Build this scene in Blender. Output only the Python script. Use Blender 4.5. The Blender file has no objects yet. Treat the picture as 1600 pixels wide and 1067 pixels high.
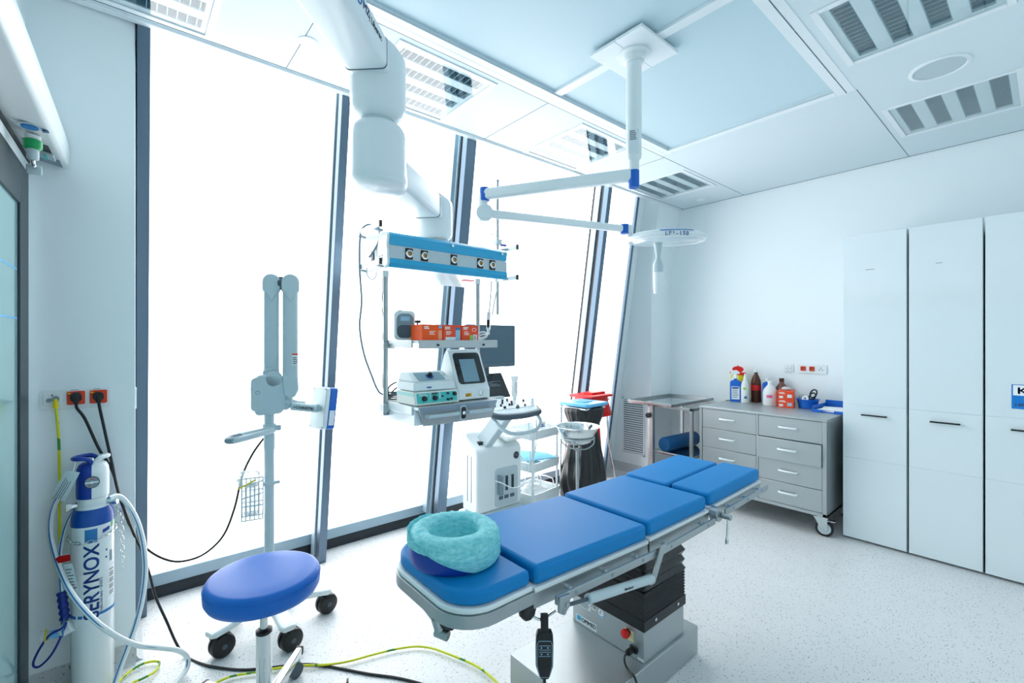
import bpy, bmesh, math, random
from mathutils import Vector, Matrix, noise
random.seed(7)
EXPO = 1.86
C = bpy.context.scene.collection
R = math.radians; PI = math.pi
V = Vector

# ---------------------------------------------------------------- camera model (measured from the room's vanishing points)
FX, CXP, CYP, EYE = 717.0, 800.0, 532.0, 1.5
FWD = V((.6468, .7627, 0)); RGT = V((.7627, -.6468, 0)); UP = V((0, 0, 1))
def at(px, py, X=None, Y=None, Z=None, d=None):
    """room point seen at a photo pixel, on a plane X=, Y=, Z= or at depth d"""
    D = FWD + RGT*((px-CXP)/FX) + UP*((CYP-py)/FX)
    if d is None:
        if X is not None: d = X/D.x
        elif Y is not None: d = Y/D.y
        else: d = (Z-EYE)/D.z
    return V((0, 0, EYE)) + D*d

# ---------------------------------------------------------------- materials
def lin(c):
    return tuple((v/12.92 if v <= .04045 else ((v+.055)/1.055)**2.4) for v in c)
def hexc(h):
    return lin(tuple(int(h[i:i+2], 16)/255 for i in (0, 2, 4)))
def mat(name, h, rough=.5, metal=0., bump=0., bscale=200., var=0., coat=0., stretch=None, spec=None, trans=0., ior=1.45, alpha=1., emit=0., sheen=0.):
    m = bpy.data.materials.new(name); m.use_nodes = True
    nt = m.node_tree; b = nt.nodes['Principled BSDF']
    col = hexc(h) if isinstance(h, str) else h
    b.inputs['Base Color'].default_value = (*col, 1)
    b.inputs['Roughness'].default_value = rough
    b.inputs['Metallic'].default_value = metal
    b.inputs['IOR'].default_value = ior
    if coat: b.inputs['Coat Weight'].default_value = coat; b.inputs['Coat Roughness'].default_value = .08
    if spec is not None: b.inputs['Specular IOR Level'].default_value = spec
    if trans: b.inputs['Transmission Weight'].default_value = trans
    if alpha < 1: b.inputs['Alpha'].default_value = alpha
    if sheen: b.inputs['Sheen Weight'].default_value = sheen
    if emit:
        b.inputs['Emission Color'].default_value = (*col, 1); b.inputs['Emission Strength'].default_value = emit
    tc = nt.nodes.new('ShaderNodeTexCoord'); mp = nt.nodes.new('ShaderNodeMapping')
    nt.links.new(tc.outputs['Object'], mp.inputs['Vector'])
    if stretch: mp.inputs['Scale'].default_value = stretch
    nz = nt.nodes.new('ShaderNodeTexNoise'); nz.inputs['Scale'].default_value = bscale; nz.inputs['Detail'].default_value = 3
    nt.links.new(mp.outputs['Vector'], nz.inputs['Vector'])
    if bump:
        bp = nt.nodes.new('ShaderNodeBump'); bp.inputs['Strength'].default_value = bump; bp.inputs['Distance'].default_value = .002
        nt.links.new(nz.outputs['Fac'], bp.inputs['Height']); nt.links.new(bp.outputs['Normal'], b.inputs['Normal'])
    v = var or .02
    mr = nt.nodes.new('ShaderNodeMapRange'); mr.inputs['To Min'].default_value = max(.0, rough-v); mr.inputs['To Max'].default_value = min(1, rough+v)
    nt.links.new(nz.outputs['Fac'], mr.inputs['Value']); nt.links.new(mr.outputs['Result'], b.inputs['Roughness'])
    return m
M = {}
M['wall'] = mat('wall_paint', 'ebf5f8', .45, bump=.03, bscale=300)
M['ceil'] = mat('ceiling_panel', 'd8e6ec', .5, spec=.12)
M['field'] = mat('laminar_field_fabric', 'c3dbe4', .45)
M['trimw'] = mat('white_lacquer_trim', 'e6eff3', .35)
M['seam'] = mat('dark_seam', '53666f', .6)
M['blk'] = mat('black_plastic', '16191d', .35)
M['rub'] = mat('black_rubber', '24272b', .7)
M['skirt'] = mat('black_skirting', '262d34', .45)
M['alu'] = mat('anodised_aluminium', '9fb6c4', .5, .35, bscale=60, stretch=(1, 1, .05))
M['mull'] = mat('shaded_mullion_metal', '66798a', .42, .8, bscale=60)  # darker than alu: shade on the room-facing fronts is in the colour
M['white'] = mat('white_plastic', 'e4edef', .33)
M['whitem'] = mat('white_enamel', 'e7f0f2', .25, coat=.4)
M['gloss'] = mat('glossy_white_cabinet', 'e0ecf0', .08, coat=.8)
M['greyp'] = mat('pale_grey_plastic', 'bccdd3', .4)
M['grey'] = mat('mid_grey_plastic', '7f939e', .45)
M['dgrey'] = mat('dark_grey_plastic', '45545f', .4)
M['steel'] = mat('brushed_steel', 'a9b1b4', .36, .9, bump=.015, bscale=40, stretch=(1, 18, 18), var=.08)
M['steelv'] = mat('satin_steel_sheet', 'b3bbbd', .42, .75, bump=.015, bscale=30, stretch=(1, 1, 14), var=.07)
M['chrome'] = mat('polished_chrome', 'd4dadb', .1, 1.)
M['vinyl'] = mat('blue_vinyl', '007fc4', .5, bump=.12, bscale=500, spec=.3)
M['vinyl2'] = mat('deep_blue_vinyl', '0e3a9a', .35, bump=.05, bscale=500)
M['seat'] = mat('bright_blue_vinyl', '0c69c8', .42, bump=.1, bscale=500, spec=.45)
M['roll'] = mat('dark_blue_vinyl', '0c5a93', .5, bump=.1, bscale=500)
M['cblue'] = mat('console_blue', '16a6d6', .3, coat=.3)
M['blue'] = mat('blue_plastic', '0f63c4', .35)
M['blue2'] = mat('royal_blue_plastic', '10318c', .35)
M['sky'] = mat('light_blue_plastic', '6cbdf0', .3)
M['lblue'] = mat('light_blue_paper', '7fd0ee', .7)
M['ink'] = mat('blue_ink', '12408f', .5)
M['ink2'] = mat('mid_blue_ink', '2b78b8', .5)
M['sign'] = mat('sign_blue', '0f7bd0', .35)
M['orange'] = mat('orange_plastic', 'e8431c', .4)
M['card'] = mat('orange_red_card', 'ee4f26', .55)
M['card2'] = mat('orange_card', 'fb5a12', .55)
M['red'] = mat('red_plastic', 'd81c1c', .4)
M['redbag'] = mat('red_film', 'e32420', .25, trans=.15)
M['bag'] = mat('black_film', '1b1f22', .3, bump=.6, bscale=30, coat=.12)
M['yel'] = mat('yellow_plastic', 'e8d514', .4)
M['grn'] = mat('green_plastic', '13a05a', .3)
M['lime'] = mat('lime_print', '86d23a', .5)
M['paper'] = mat('white_paper', 'f2f5f5', .7)
M['print'] = mat('grey_print', '5e6d78', .7)
M['teal'] = mat('teal_print', '48c3c0', .4)
M['mint'] = mat('mint_print', 'a9e3dc', .4)
M['scr'] = mat('dark_screen', '10191f', .08, coat=.5)
M['scr2'] = mat('grey_screen', '7fa3b3', .15)
M['mon'] = mat('monitor_grey', '516874', .4)
M['brown'] = mat('brown_glass', '5b2d18', .1, trans=.25)
M['brown2'] = mat('brown_plastic', '71463c', .3)
M['clear'] = mat('clear_plastic', 'f4fafb', .12, trans=.8, ior=1.2)
M['milk'] = mat('milky_plastic', 'eef3f4', .35, trans=.2)
M['pink'] = mat('pink_print', 'd9649a', .5)
M['label'] = mat('pale_label', 'dfe9ee', .5)
M['ltblue'] = mat('label_blue', '9cc4de', .5)
M['gold'] = mat('brass_outlet', 'a9803e', .35, .6)
M['cloth'] = mat('white_cloth', 'eef2f2', .9, bump=.3, bscale=80)
M['wgrey'] = mat('lamp_stand_grey', 'b7cbd2', .4)
M['film'] = mat('clear_film', 'f2f8fa', .2, bump=.4, bscale=60, alpha=.55)
M['red2'] = mat('pink_red_cap', 'd8364a', .4)
M['doorgl'] = mat('teal_glass', '9cc9cb', .08, coat=.5)
M['dframe'] = mat('dark_door_frame', '0f2732', .35)

def glassmat(name, tint, base=.05, power=3.5):
    m = bpy.data.materials.new(name); m.use_nodes = True; nt = m.node_tree
    nt.nodes.remove(nt.nodes['Principled BSDF']); out = nt.nodes['Material Output']
    t = nt.nodes.new('ShaderNodeBsdfTransparent'); t.inputs['Color'].default_value = (*tint, 1)
    g = nt.nodes.new('ShaderNodeBsdfGlossy'); g.inputs['Roughness'].default_value = .02
    f = nt.nodes.new('ShaderNodeLayerWeight'); f.inputs['Blend'].default_value = .5
    pw = nt.nodes.new('ShaderNodeMath'); pw.operation = 'POWER'; pw.inputs[1].default_value = power
    mr = nt.nodes.new('ShaderNodeMapRange'); mr.inputs['To Min'].default_value = base; mr.inputs['To Max'].default_value = .62
    mx = nt.nodes.new('ShaderNodeMixShader')
    nt.links.new(f.outputs['Facing'], pw.inputs[0]); nt.links.new(pw.outputs[0], mr.inputs['Value'])
    nt.links.new(mr.outputs['Result'], mx.inputs[0]); nt.links.new(t.outputs[0], mx.inputs[1]); nt.links.new(g.outputs[0], mx.inputs[2])
    nt.links.new(mx.outputs[0], out.inputs[0]); return m
M['glass'] = glassmat('luminaire_glass', (.95, .98, .985))

def panemat():
    m = bpy.data.materials.new('frosted_daylight_pane'); m.use_nodes = True; nt = m.node_tree
    b = nt.nodes['Principled BSDF']; b.inputs['Base Color'].default_value = (.8, .86, .88, 1); b.inputs['Roughness'].default_value = .35
    nz = nt.nodes.new('ShaderNodeTexNoise'); nz.inputs['Scale'].default_value = 1.3
    mr = nt.nodes.new('ShaderNodeMapRange'); mr.inputs['To Min'].default_value = PANE*.96; mr.inputs['To Max'].default_value = PANE*1.04
    nt.links.new(nz.outputs['Fac'], mr.inputs['Value']); nt.links.new(mr.outputs['Result'], b.inputs['Emission Strength'])
    b.inputs['Emission Color'].default_value = (*PCOL, 1)
    return m
PANE = 1.0; PCOL = (1.0, .972, .962)
M['pane'] = panemat()

def floormat(name, base):
    m = bpy.data.materials.new(name); m.use_nodes = True; nt = m.node_tree; L = nt.links
    b = nt.nodes['Principled BSDF']; b.inputs['Roughness'].default_value = .33
    tc = nt.nodes.new('ShaderNodeTexCoord')
    prev = None
    nz = nt.nodes.new('ShaderNodeTexNoise'); nz.inputs['Scale'].default_value = 3
    L.new(tc.outputs['Object'], nz.inputs['Vector'])
    mixb = nt.nodes.new('ShaderNodeMixRGB'); mixb.inputs[1].default_value = (*lin(base), 1); mixb.inputs[2].default_value = (*lin(tuple(v*.965 for v in base)), 1)
    L.new(nz.outputs['Fac'], mixb.inputs[0]); prev = mixb.outputs[0]
    for sc, thr, keep, col in ((78, .21, .82, (.36, .41, .45)), (130, .28, .74, (.62, .68, .72)), (105, .24, .84, (.48, .55, .60)), (52, .14, .82, (.26, .30, .34))):
        vo = nt.nodes.new('ShaderNodeTexVoronoi'); vo.inputs['Scale'].default_value = sc
        L.new(tc.outputs['Object'], vo.inputs['Vector'])
        lt = nt.nodes.new('ShaderNodeMath'); lt.operation = 'LESS_THAN'; lt.inputs[1].default_value = thr
        L.new(vo.outputs['Distance'], lt.inputs[0])
        sp = nt.nodes.new('ShaderNodeSeparateColor'); L.new(vo.outputs['Color'], sp.inputs[0])
        gt = nt.nodes.new('ShaderNodeMath'); gt.operation = 'GREATER_THAN'; gt.inputs[1].default_value = keep
        L.new(sp.outputs[0], gt.inputs[0])
        mu = nt.nodes.new('ShaderNodeMath'); mu.operation = 'MULTIPLY'
        L.new(lt.outputs[0], mu.inputs[0]); L.new(gt.outputs[0], mu.inputs[1])
        mx = nt.nodes.new('ShaderNodeMixRGB'); mx.inputs[2].default_value = (*lin(col), 1)
        L.new(mu.outputs[0], mx.inputs[0]); L.new(prev, mx.inputs[1]); prev = mx.outputs[0]
    L.new(prev, b.inputs['Base Color']); return m
M['floor'] = floormat('speckled_vinyl_floor', (.895, .905, .91))
M['cove'] = floormat('speckled_vinyl_cove', (.80, .82, .83))

# ---------------------------------------------------------------- mesh helpers
def frame_from(dirv, hint=None):
    d = dirv.normalized(); h = hint or (V((0, 0, 1)) if abs(d.z) < .95 else V((1, 0, 0)))
    x = h.cross(d).normalized(); y = d.cross(x)
    return x, y, d
def catmull(pts, n):
    P = [V(p) for p in pts]
    if n <= 1 or len(P) < 3: return P
    out = []
    for i in range(len(P)-1):
        p0 = P[i-1] if i else P[0]*2-P[1]; p1 = P[i]; p2 = P[i+1]; p3 = P[i+2] if i+2 < len(P) else P[-1]*2-P[-2]
        for k in range(n):
            t = k/n
            out.append(.5*((2*p1)+(p2-p0)*t+(2*p0-5*p1+4*p2-p3)*t*t+(3*p1-p0-3*p2+p3)*t**3))
    out.append(P[-1]); return out
W = {}; LAST = [None]
class MB:
    def __init__(s): s.bm = bmesh.new()
    def _add(s, vs, fs, T=None):
        b = [s.bm.verts.new(T @ V(v) if T else V(v)) for v in vs]
        for f in fs:
            try: s.bm.faces.new([b[i] for i in f])
            except ValueError: pass
        return s
    def box(s, x0, y0, z0, x1, y1, z1, T=None):
        if x0 > x1: x0, x1 = x1, x0
        if y0 > y1: y0, y1 = y1, y0
        if z0 > z1: z0, z1 = z1, z0
        v = [(x0,y0,z0),(x1,y0,z0),(x1,y1,z0),(x0,y1,z0),(x0,y0,z1),(x1,y0,z1),(x1,y1,z1),(x0,y1,z1)]
        return s._add(v, [(0,3,2,1),(4,5,6,7),(0,1,5,4),(1,2,6,5),(2,3,7,6),(3,0,4,7)], T)
    def hexa(s, v):   # 8 corners, bottom loop then top loop
        return s._add(v, [(0,3,2,1),(4,5,6,7),(0,1,5,4),(1,2,6,5),(2,3,7,6),(3,0,4,7)])
    def bar(s, p, q, w, h, hint=None):  # box along p->q, w wide (horizontal), h high
        p, q = V(p), V(q); x, y, d = frame_from(q-p, hint)
        vs = [p-x*w/2-y*h/2, p+x*w/2-y*h/2, p+x*w/2+y*h/2, p-x*w/2+y*h/2]
        vs += [v+(q-p) for v in vs]
        return s.hexa(vs)
    def rings(s, rs, cap=True, closed=False, T=None):
        n = len(rs[0]); vs = [p for r in rs for p in r]; fs = []; m = len(rs)
        for i in range(m if closed else m-1):
            j = (i+1) % m
            for k in range(n):
                l = (k+1) % n; fs.append((i*n+k, i*n+l, j*n+l, j*n+k))
        if cap and not closed:
            fs.append(tuple(range(n))[::-1]); fs.append(tuple((m-1)*n+k for k in range(n)))
        return s._add(vs, fs, T)
    def cyl(s, p, q, r, r2=None, seg=20, cap=True):
        p, q = V(p), V(q); x, y, d = frame_from(q-p); r2 = r if r2 is None else r2
        ring = lambda c, rr: [c+(x*math.cos(2*PI*k/seg)+y*math.sin(2*PI*k/seg))*rr for k in range(seg)]
        return s.rings([ring(p, r), ring(q, r2)], cap)
    def tube(s, pts, r, seg=8, n=6, closed=False, cap=True):
        P = catmull(pts, n); m = len(P); rs = []; x = None
        for i, p in enumerate(P):
            a = P[i-1] if i or closed else P[i]; b = P[(i+1) % m] if i < m-1 or closed else P[i]
            d = (b-a).normalized()
            if x is None: x = frame_from(d)[0]
            else:
                x = x-d*x.dot(d)
                x = x.normalized() if x.length > 1e-6 else frame_from(d)[0]
            y = d.cross(x); rr = r(i/(m-1)) if callable(r) else r
            rs.append([p+(x*math.cos(2*PI*k/seg)+y*math.sin(2*PI*k/seg))*rr for k in range(seg)])
        return s.rings(rs, cap, closed)
    def lathe(s, prof, c=(0,0,0), seg=28, cap=True, T=None, ex=1., ey=1.):
        c = V(c)
        return s.rings([[c+V((math.cos(2*PI*k/seg)*r*ex, math.sin(2*PI*k/seg)*r*ey, z)) for k in range(seg)] for r, z in prof], cap, T=T)
    def prism(s, poly, axis, a, b, T=None):
        f = {'x': lambda u, w, t: (t, u, w), 'y': lambda u, w, t: (u, t, w), 'z': lambda u, w, t: (u, w, t)}[axis]
        return s.rings([[V(f(u, w, t)) for u, w in poly] for t in (a, b)], True, T=T)
    def torus(s, c, R_, r, axis=(0,0,1), seg=28, rs=8, ex=1., ey=1., arc=2*PI):
        x, y, d = frame_from(V(axis)); c = V(c); rr = []
        full = arc >= 2*PI-1e-4; N = seg if full else seg+1
        for i in range(N):
            t = arc*i/seg; o = x*math.cos(t)*ex+y*math.sin(t)*ey; o2 = (x*math.cos(t)+y*math.sin(t))
            rr.append([c+o*R_+(o2*math.cos(2*PI*k/rs)+d*math.sin(2*PI*k/rs))*r for k in range(rs)])
        return s.rings(rr, not full, full)
    def sph(s, c, r, sx=1., sy=1., sz=1., u=20, v=12):
        prof = [(max(1e-4, math.sin(PI*i/v))*r, -math.cos(PI*i/v)*r*sz) for i in range(v+1)]
        return s.lathe(prof, c, u, ex=sx, ey=sy)
    def build(s, name, m, parent=None, bev=0., seg=2, smooth=True, sub=0, ang=35, recalc=True):
        me = bpy.data.meshes.new(name)
        if recalc: bmesh.ops.recalc_face_normals(s.bm, faces=s.bm.faces)
        s.bm.to_mesh(me); s.bm.free()
        me.materials.append(m if not isinstance(m, str) else M[m])
        if smooth:
            me.polygons.foreach_set('use_smooth', [True]*len(me.polygons)); me.set_sharp_from_angle(angle=R(ang))
        o = bpy.data.objects.new(name, me); C.objects.link(o)
        if parent is not None:
            o.parent = parent
            w = W.get(parent.name)
            if w is not None: o.location = w
        if bev:
            b = o.modifiers.new('bevel', 'BEVEL'); b.width = bev; b.segments = seg; b.limit_method = 'ANGLE'; b.angle_limit = R(30); b.harden_normals = False
            me.set_sharp_from_angle(angle=R(80))
        if sub:
            q = o.modifiers.new('subdivision', 'SUBSURF'); q.levels = sub; q.render_levels = sub
        LAST[0] = o; return o
def tag(o, label, cat, group=None, kind=None):
    o['label'] = label; o['category'] = cat
    if group: o['group'] = group
    if kind: o['kind'] = kind
    return o
def thing(name, label, cat, loc=(0,0,0), rz=0., group=None, world=False):
    """Empty at the thing's base; world=True: its parts are written in room coordinates"""
    o = bpy.data.objects.new(name, None); C.objects.link(o); o.empty_display_size = .05
    o.location = loc; o.rotation_euler = (0, 0, rz)
    if world: W[o.name] = -V(loc)
    return tag(o, label, cat, group)
def struct(name, mb, m, label=None, **kw):
    o = mb.build(name, m, None, **kw); o['kind'] = 'structure'
    if label: o['label'] = label
    return o
def dup(root, loc, rz, label, group=None):
    r = root.copy(); C.objects.link(r); r.location = loc; r.rotation_euler = (0, 0, rz); r['label'] = label
    if group: r['group'] = group
    for ch in list(root.children):
        c = ch.copy(); C.objects.link(c); c.parent = r
        for g in list(ch.children):
            q = g.copy(); C.objects.link(q); q.parent = c
    return r
def textmesh(st, size, ext=0., align='CENTER', res=4, bold=.018):
    cu = bpy.data.curves.new('tmp', 'FONT'); cu.body = st; cu.size = size; cu.extrude = ext; cu.align_x = align; cu.align_y = 'CENTER' if align == 'CENTER' else 'TOP_BASELINE'; cu.resolution_u = res
    o = bpy.data.objects.new('tmp', cu); C.objects.link(o); bpy.context.view_layer.update()
    me = bpy.data.meshes.new_from_object(o.evaluated_get(bpy.context.evaluated_depsgraph_get())); bpy.data.objects.remove(o); bpy.data.curves.remove(cu)
    if bold:   # heavier strokes: the letter shapes repeated a hair to each side
        bm = bmesh.new(); b = bold*size
        for i, (dx, dy) in enumerate(((0,0),(1,0),(-1,0),(0,1),(0,-1),(.7,.7),(-.7,.7),(.7,-.7),(-.7,-.7))):
            n0 = len(bm.verts); bm.from_mesh(me); bm.verts.ensure_lookup_table()
            for v in bm.verts[n0:]: v.co += V((dx*b, dy*b, 0))
        bm.to_mesh(me); bm.free()
    return me
def text(parent, name, s, size, loc, xd, yd, m, ext=.0004, align='CENTER', sx=1.):
    x = V(xd).normalized(); y = V(yd); y = (y-x*y.dot(x)).normalized(); z = x.cross(y)
    T = Matrix((x, y, z)).transposed().to_4x4(); T.translation = V(loc)
    me = textmesh(s, size, ext); bm = bmesh.new(); bm.from_mesh(me); bpy.data.meshes.remove(me)
    for v in bm.verts: v.co.y = max(-.46*size, min(.41*size, v.co.y))
    bmesh.ops.transform(bm, matrix=T @ Matrix.Diagonal((sx, 1, 1, 1)), verts=bm.verts)
    q = MB(); q.bm.free(); q.bm = bm; return q.build(name, m, parent, smooth=False, recalc=False)
def rrect(w, h, r, n=5, cx=0., cy=0.):
    out = []
    for sx, sy, a0 in ((1,1,0),(-1,1,90),(-1,-1,180),(1,-1,270)):
        for k in range(n+1):
            a = R(a0+90*k/n); out.append((cx+sx*(w/2-r)+math.cos(a)*r, cy+sy*(h/2-r)+math.sin(a)*r))
    return out
def rows(mb, o, xd, yd, w, h, n, frac=.5, off=.0003):
    """n lines of illegible small print on the plane through o"""
    x, y = V(xd).normalized(), V(yd).normalized(); z = x.cross(y); o = V(o)
    for i in range(n):
        yy = h*(.5-(i+.5)/n); L = w*random.uniform(.6, 1.); t = h/n*frac/2; a = o+y*yy-x*w/2+z*off
        mb._add([a-y*t, a-y*t+x*L, a+y*t+x*L, a+y*t], [(0,1,2,3)])
    return mb
def quad(mb, o, xd, yd, w, h, off=.0004):
    x, y = V(xd).normalized(), V(yd).normalized(); z = x.cross(y); a = V(o)
    vs = [a+x*i*w/2+y*j*h/2-z*.0004 for i, j in ((-1,-1),(1,-1),(1,1),(-1,1))]
    return mb.hexa(vs+[v+z*(off+.0004) for v in vs])
# ================================================================= THE ROOM
CZ = 2.98
def fac(z): return 3.185-.148*z         # front plane of the mullions (the facade leans inwards)
def pan(z): return 3.385-.148*z         # glass plane
struct('floor', MB().box(-.6, -2.3, -.06, 4.95, 3.62, 0), 'floor', smooth=False)
# ceiling: one slab with openings for the luminaires and the laminar field
LIGHTS = [(-.283, 2.07), (1.035, 2.07), (2.385, 2.07), (3.70, 2.07), (2.37, .10), (3.715, .10), (1.035, .10)]
LS = .615
holes = [(x, y, x+LS, y+LS) for x, y in LIGHTS]+[(.77, .845, 3.235, 1.94)]
def slab(x0, y0, x1, y1, z0, z1, hs):
    xs = sorted({x0, x1, *[v for h in hs for v in (h[0], h[2])]}); ys = sorted({y0, y1, *[v for h in hs for v in (h[1], h[3])]})
    xs = [v for v in xs if x0 <= v <= x1]; ys = [v for v in ys if y0 <= v <= y1]
    bm = bmesh.new(); vm = {}
    g = lambda i, j, z: vm.setdefault((i, j, z), bm.verts.new((xs[i], ys[j], z)))
    solid = lambda i, j: 0 <= i < len(xs)-1 and 0 <= j < len(ys)-1 and not any(h[0] <= (xs[i]+xs[i+1])/2 <= h[2] and h[1] <= (ys[j]+ys[j+1])/2 <= h[3] for h in hs)
    for i in range(len(xs)-1):
        for j in range(len(ys)-1):
            if not solid(i, j): continue
            for z, o in ((z0, 1), (z1, -1)):
                bm.faces.new([g(i, j, z), g(i, j+1, z), g(i+1, j+1, z), g(i+1, j, z)][::o])
            for di, dj, a, b in ((-1,0,(i,j),(i,j+1)),(1,0,(i+1,j+1),(i+1,j)),(0,-1,(i+1,j),(i,j)),(0,1,(i,j+1),(i+1,j+1))):
                if not solid(i+di, j+dj): bm.faces.new([g(*a, z0), g(*a, z1), g(*b, z1), g(*b, z0)])
    s = MB(); s.bm.free(); s.bm = bm; return s
struct('ceiling', slab(-.6, -2.3, 4.95, 2.745, CZ, CZ+.12, holes), 'ceil', smooth=False)
s = MB(); s.box(.77, .845, CZ+.018, 1.975, 1.94, CZ+.03); s.box(2.03, .845, CZ+.018, 3.235, 1.94, CZ+.03)
struct('ceiling_field', s, 'field', smooth=False)
struct('trim_1', MB().box(1.974, .845, CZ+.004, 2.031, 1.94, CZ+.03), 'trimw', bev=.001)
s = MB()
s.box(.70, 1.94, CZ-.004, 3.30, 1.985, CZ+.002); s.box(.70, 1.99, CZ-.002, 3.30, 2.03, CZ+.002)
s.box(.70, .80, CZ-.004, 3.30, .845, CZ+.002); s.box(.70, .755, CZ-.002, 3.30, .795, CZ+.002)
s.box(3.235, .846, CZ-.0045, 3.285, 1.939, CZ+.002); s.box(.72, .846, CZ-.0045, .77, 1.939, CZ+.002)
struct('trim_2', s, 'trimw', smooth=False)
s = MB()
for x0, y0, x1, y1 in ((3.30, .748, 4.83, .751), (3.30, 2.033, 4.83, 2.036), (-.4, 2.033, .70, 2.036), (-.4, 2.695, 4.83, 2.698), (.675, 2.036, .678, 2.7), (2.02, 2.036, 2.023, 2.7), (3.34, 2.036, 3.343, 2.7), (4.82, -2, 4.826, 2.745), (.70, 2.0325, 3.3, 2.0355), (.70, 1.986, 3.3, 1.988), (3.286, .80, 3.288, 1.98), (.70, .797, 3.3, .799)):
    s.box(x0, y0, CZ-.0015, x1, y1, CZ+.002)
struct('trim_3', s, 'seam', smooth=False)
struct('trim_4', MB().box(-.4, 2.712, CZ-.012, 4.83, 2.75, CZ+.04), 'trimw', bev=.003)
# walls
struct('wall_right', MB().box(4.83, -2.3, 0, 4.95, 3.62, 3.1), 'wall', smooth=False)
struct('wall_back', MB().box(-.6, -.60, 0, 4.95, -.48, 3.1), 'wall', smooth=False)
struct('wall_rear', MB().box(-.55, 2.77, 0, .045, 3.62, 3.1), 'wall', bev=.004)
PH = R(-1.4)   # the left wall stands 1.4 degrees off square
wl = struct('wall_left', MB().box(-.15, -5.1, 0, 0, .05, 3.1), 'wall', smooth=False); wl.location = (-.31, 2.77, 0); wl.rotation_euler.z = PH
s = MB(); s.prism([(fac(0)+.2, 0), (3.7, 0), (3.7, 3.1), (pan(3.1), 3.1)], 'x', 4.05, 4.83)
struct('wall_window', s, 'wall', smooth=False)
s = MB(); s.prism([(2.843, 0), (3.6, 0), (3.6, 3.1), (2.75, 3.1), (2.745, CZ), (2.843, 2.31)], 'x', 4.41, 4.83)
struct('wall_pillar', s, 'wall', smooth=False)
# coved vinyl skirting
def cove(p, q, nrm):
    p, q, n = V(p), V(q), V(nrm); s = MB(); prof = [(0, 0), (.03, 0), (.012, .012), (.004, .03), (.003, .098), (0, .098)]
    s.rings([[b+n*u+UP*w for u, w in prof] for b in (p, q)]); return s
struct('baseboard_rear', cove((-.33, 2.77, 0), (.045, 2.77, 0), (0, -1, 0)), 'cove')
struct('baseboard_left', cove((-.325, 2.1, 0), (-.31, 2.77, 0), (1, 0, 0)), 'cove')
struct('baseboard_return', cove((.045, 2.77, 0), (.045, 3.4, 0), (1, 0, 0)), 'cove')
struct('baseboard_pillar', cove((4.41, 2.843, 0), (4.41, 3.36, 0), (-1, 0, 0)), 'cove')
struct('baseboard_right', cove((4.83, 1.1, 0), (4.83, 2.843, 0), (-1, 0, 0)), 'cove')
struct('baseboard_column', cove((4.41, 2.843, 0), (4.83, 2.843, 0), (0, -1, 0)), 'cove')
# windows
def sl(s, x0, x1, f, a, b, z0, z1):   # sloping box following plane f, from offset a to b
    s.hexa([(x0, f(z0)+a, z0), (x1, f(z0)+a, z0), (x1, f(z0)+b, z0), (x0, f(z0)+b, z0), (x0, f(z1)+a, z1), (x1, f(z1)+a, z1), (x1, f(z1)+b, z1), (x0, f(z1)+b, z1)]); return s
ZT = 3.22
XM = [(.05, .10, 0), (1.0, 1.05, 1), (1.905, 1.99, 1), (3.545, 3.60, 1), (4.0, 4.05, 1)]   # mullion fronts
spans = [(.045, 1.05), (1.05, 1.99), (1.99, 3.60), (3.60, 4.055)]
for i, (x0, x1) in enumerate(spans):
    w = bpy.data.objects.new('window_%d' % (i+1), None); C.objects.link(w); w['kind'] = 'structure'; w.location = (x0, 3.38, 0); W[w.name] = -V(w.location)
    s = sl(MB(), x0, x1, pan, 0, .02, .13, ZT); s.build('pane', 'pane', w, smooth=False)
    s = sl(MB(), x0, x1, pan, -.015, .03, .075, .15); s.build('bottom_rail', 'alu', w, bev=.003)
    s = MB(); s.prism([(3.372, 0), (3.372, .06), (3.38, .075), (3.43, .078), (3.43, 0)], 'x', x0, x1); s.build('skirting', 'skirt', w)
def mullion(i, x0, x1, full):
    w = bpy.data.objects.new('window_post', None); C.objects.link(w); w['kind'] = 'structure'; w.location = (x0, 3.2, 0); W[w.name] = -V(w.location)
    z0, z1 = .0, ZT
    if i == 4:
        sl(MB(), x0+.015, x1, fac, 0, .03, z0, z1).build('post_face', 'mull', w, bev=.003); sl(MB(), x0+.018, x1, fac, .03, .21, z0, z1).build('reveal', 'trimw', w, smooth=False); return  # white reveal: window light on this frame side is put into its colour
    sl(MB(), x0, x1, fac, 0, .06, z0, z1).build('post_face', 'mull', w, bev=.003)
    sl(MB(), x0+.012, x1-.012, fac, .06, .10, z0, z1).build('gasket', 'blk', w, smooth=False)
    sl(MB(), x0-.003, x1+.003, fac, .10, .165, z0, z1).build('inner_frame', 'alu', w, bev=.003)
    sl(MB(), x0+.01, x1-.01, fac, .165, .21, z0, z1).build('gasket', 'blk', w, smooth=False)
    if i == 2: sl(MB(), x0-.03, x0-.001, fac, .12, .2, .1, z1).build('side_frame', 'alu', w, bev=.003)
for i, (x0, x1, f) in enumerate(XM): mullion(i, x0, x1, f)
struct('trim_5', sl(MB(), -.1, 4.83, pan, -.25, .3, ZT-.02, ZT+.05), 'trimw', smooth=False)
struct('trim_6', MB().box(-.6, 2.70, CZ+.12, 4.95, 2.76, ZT+.1), 'trimw', smooth=False)
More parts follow.
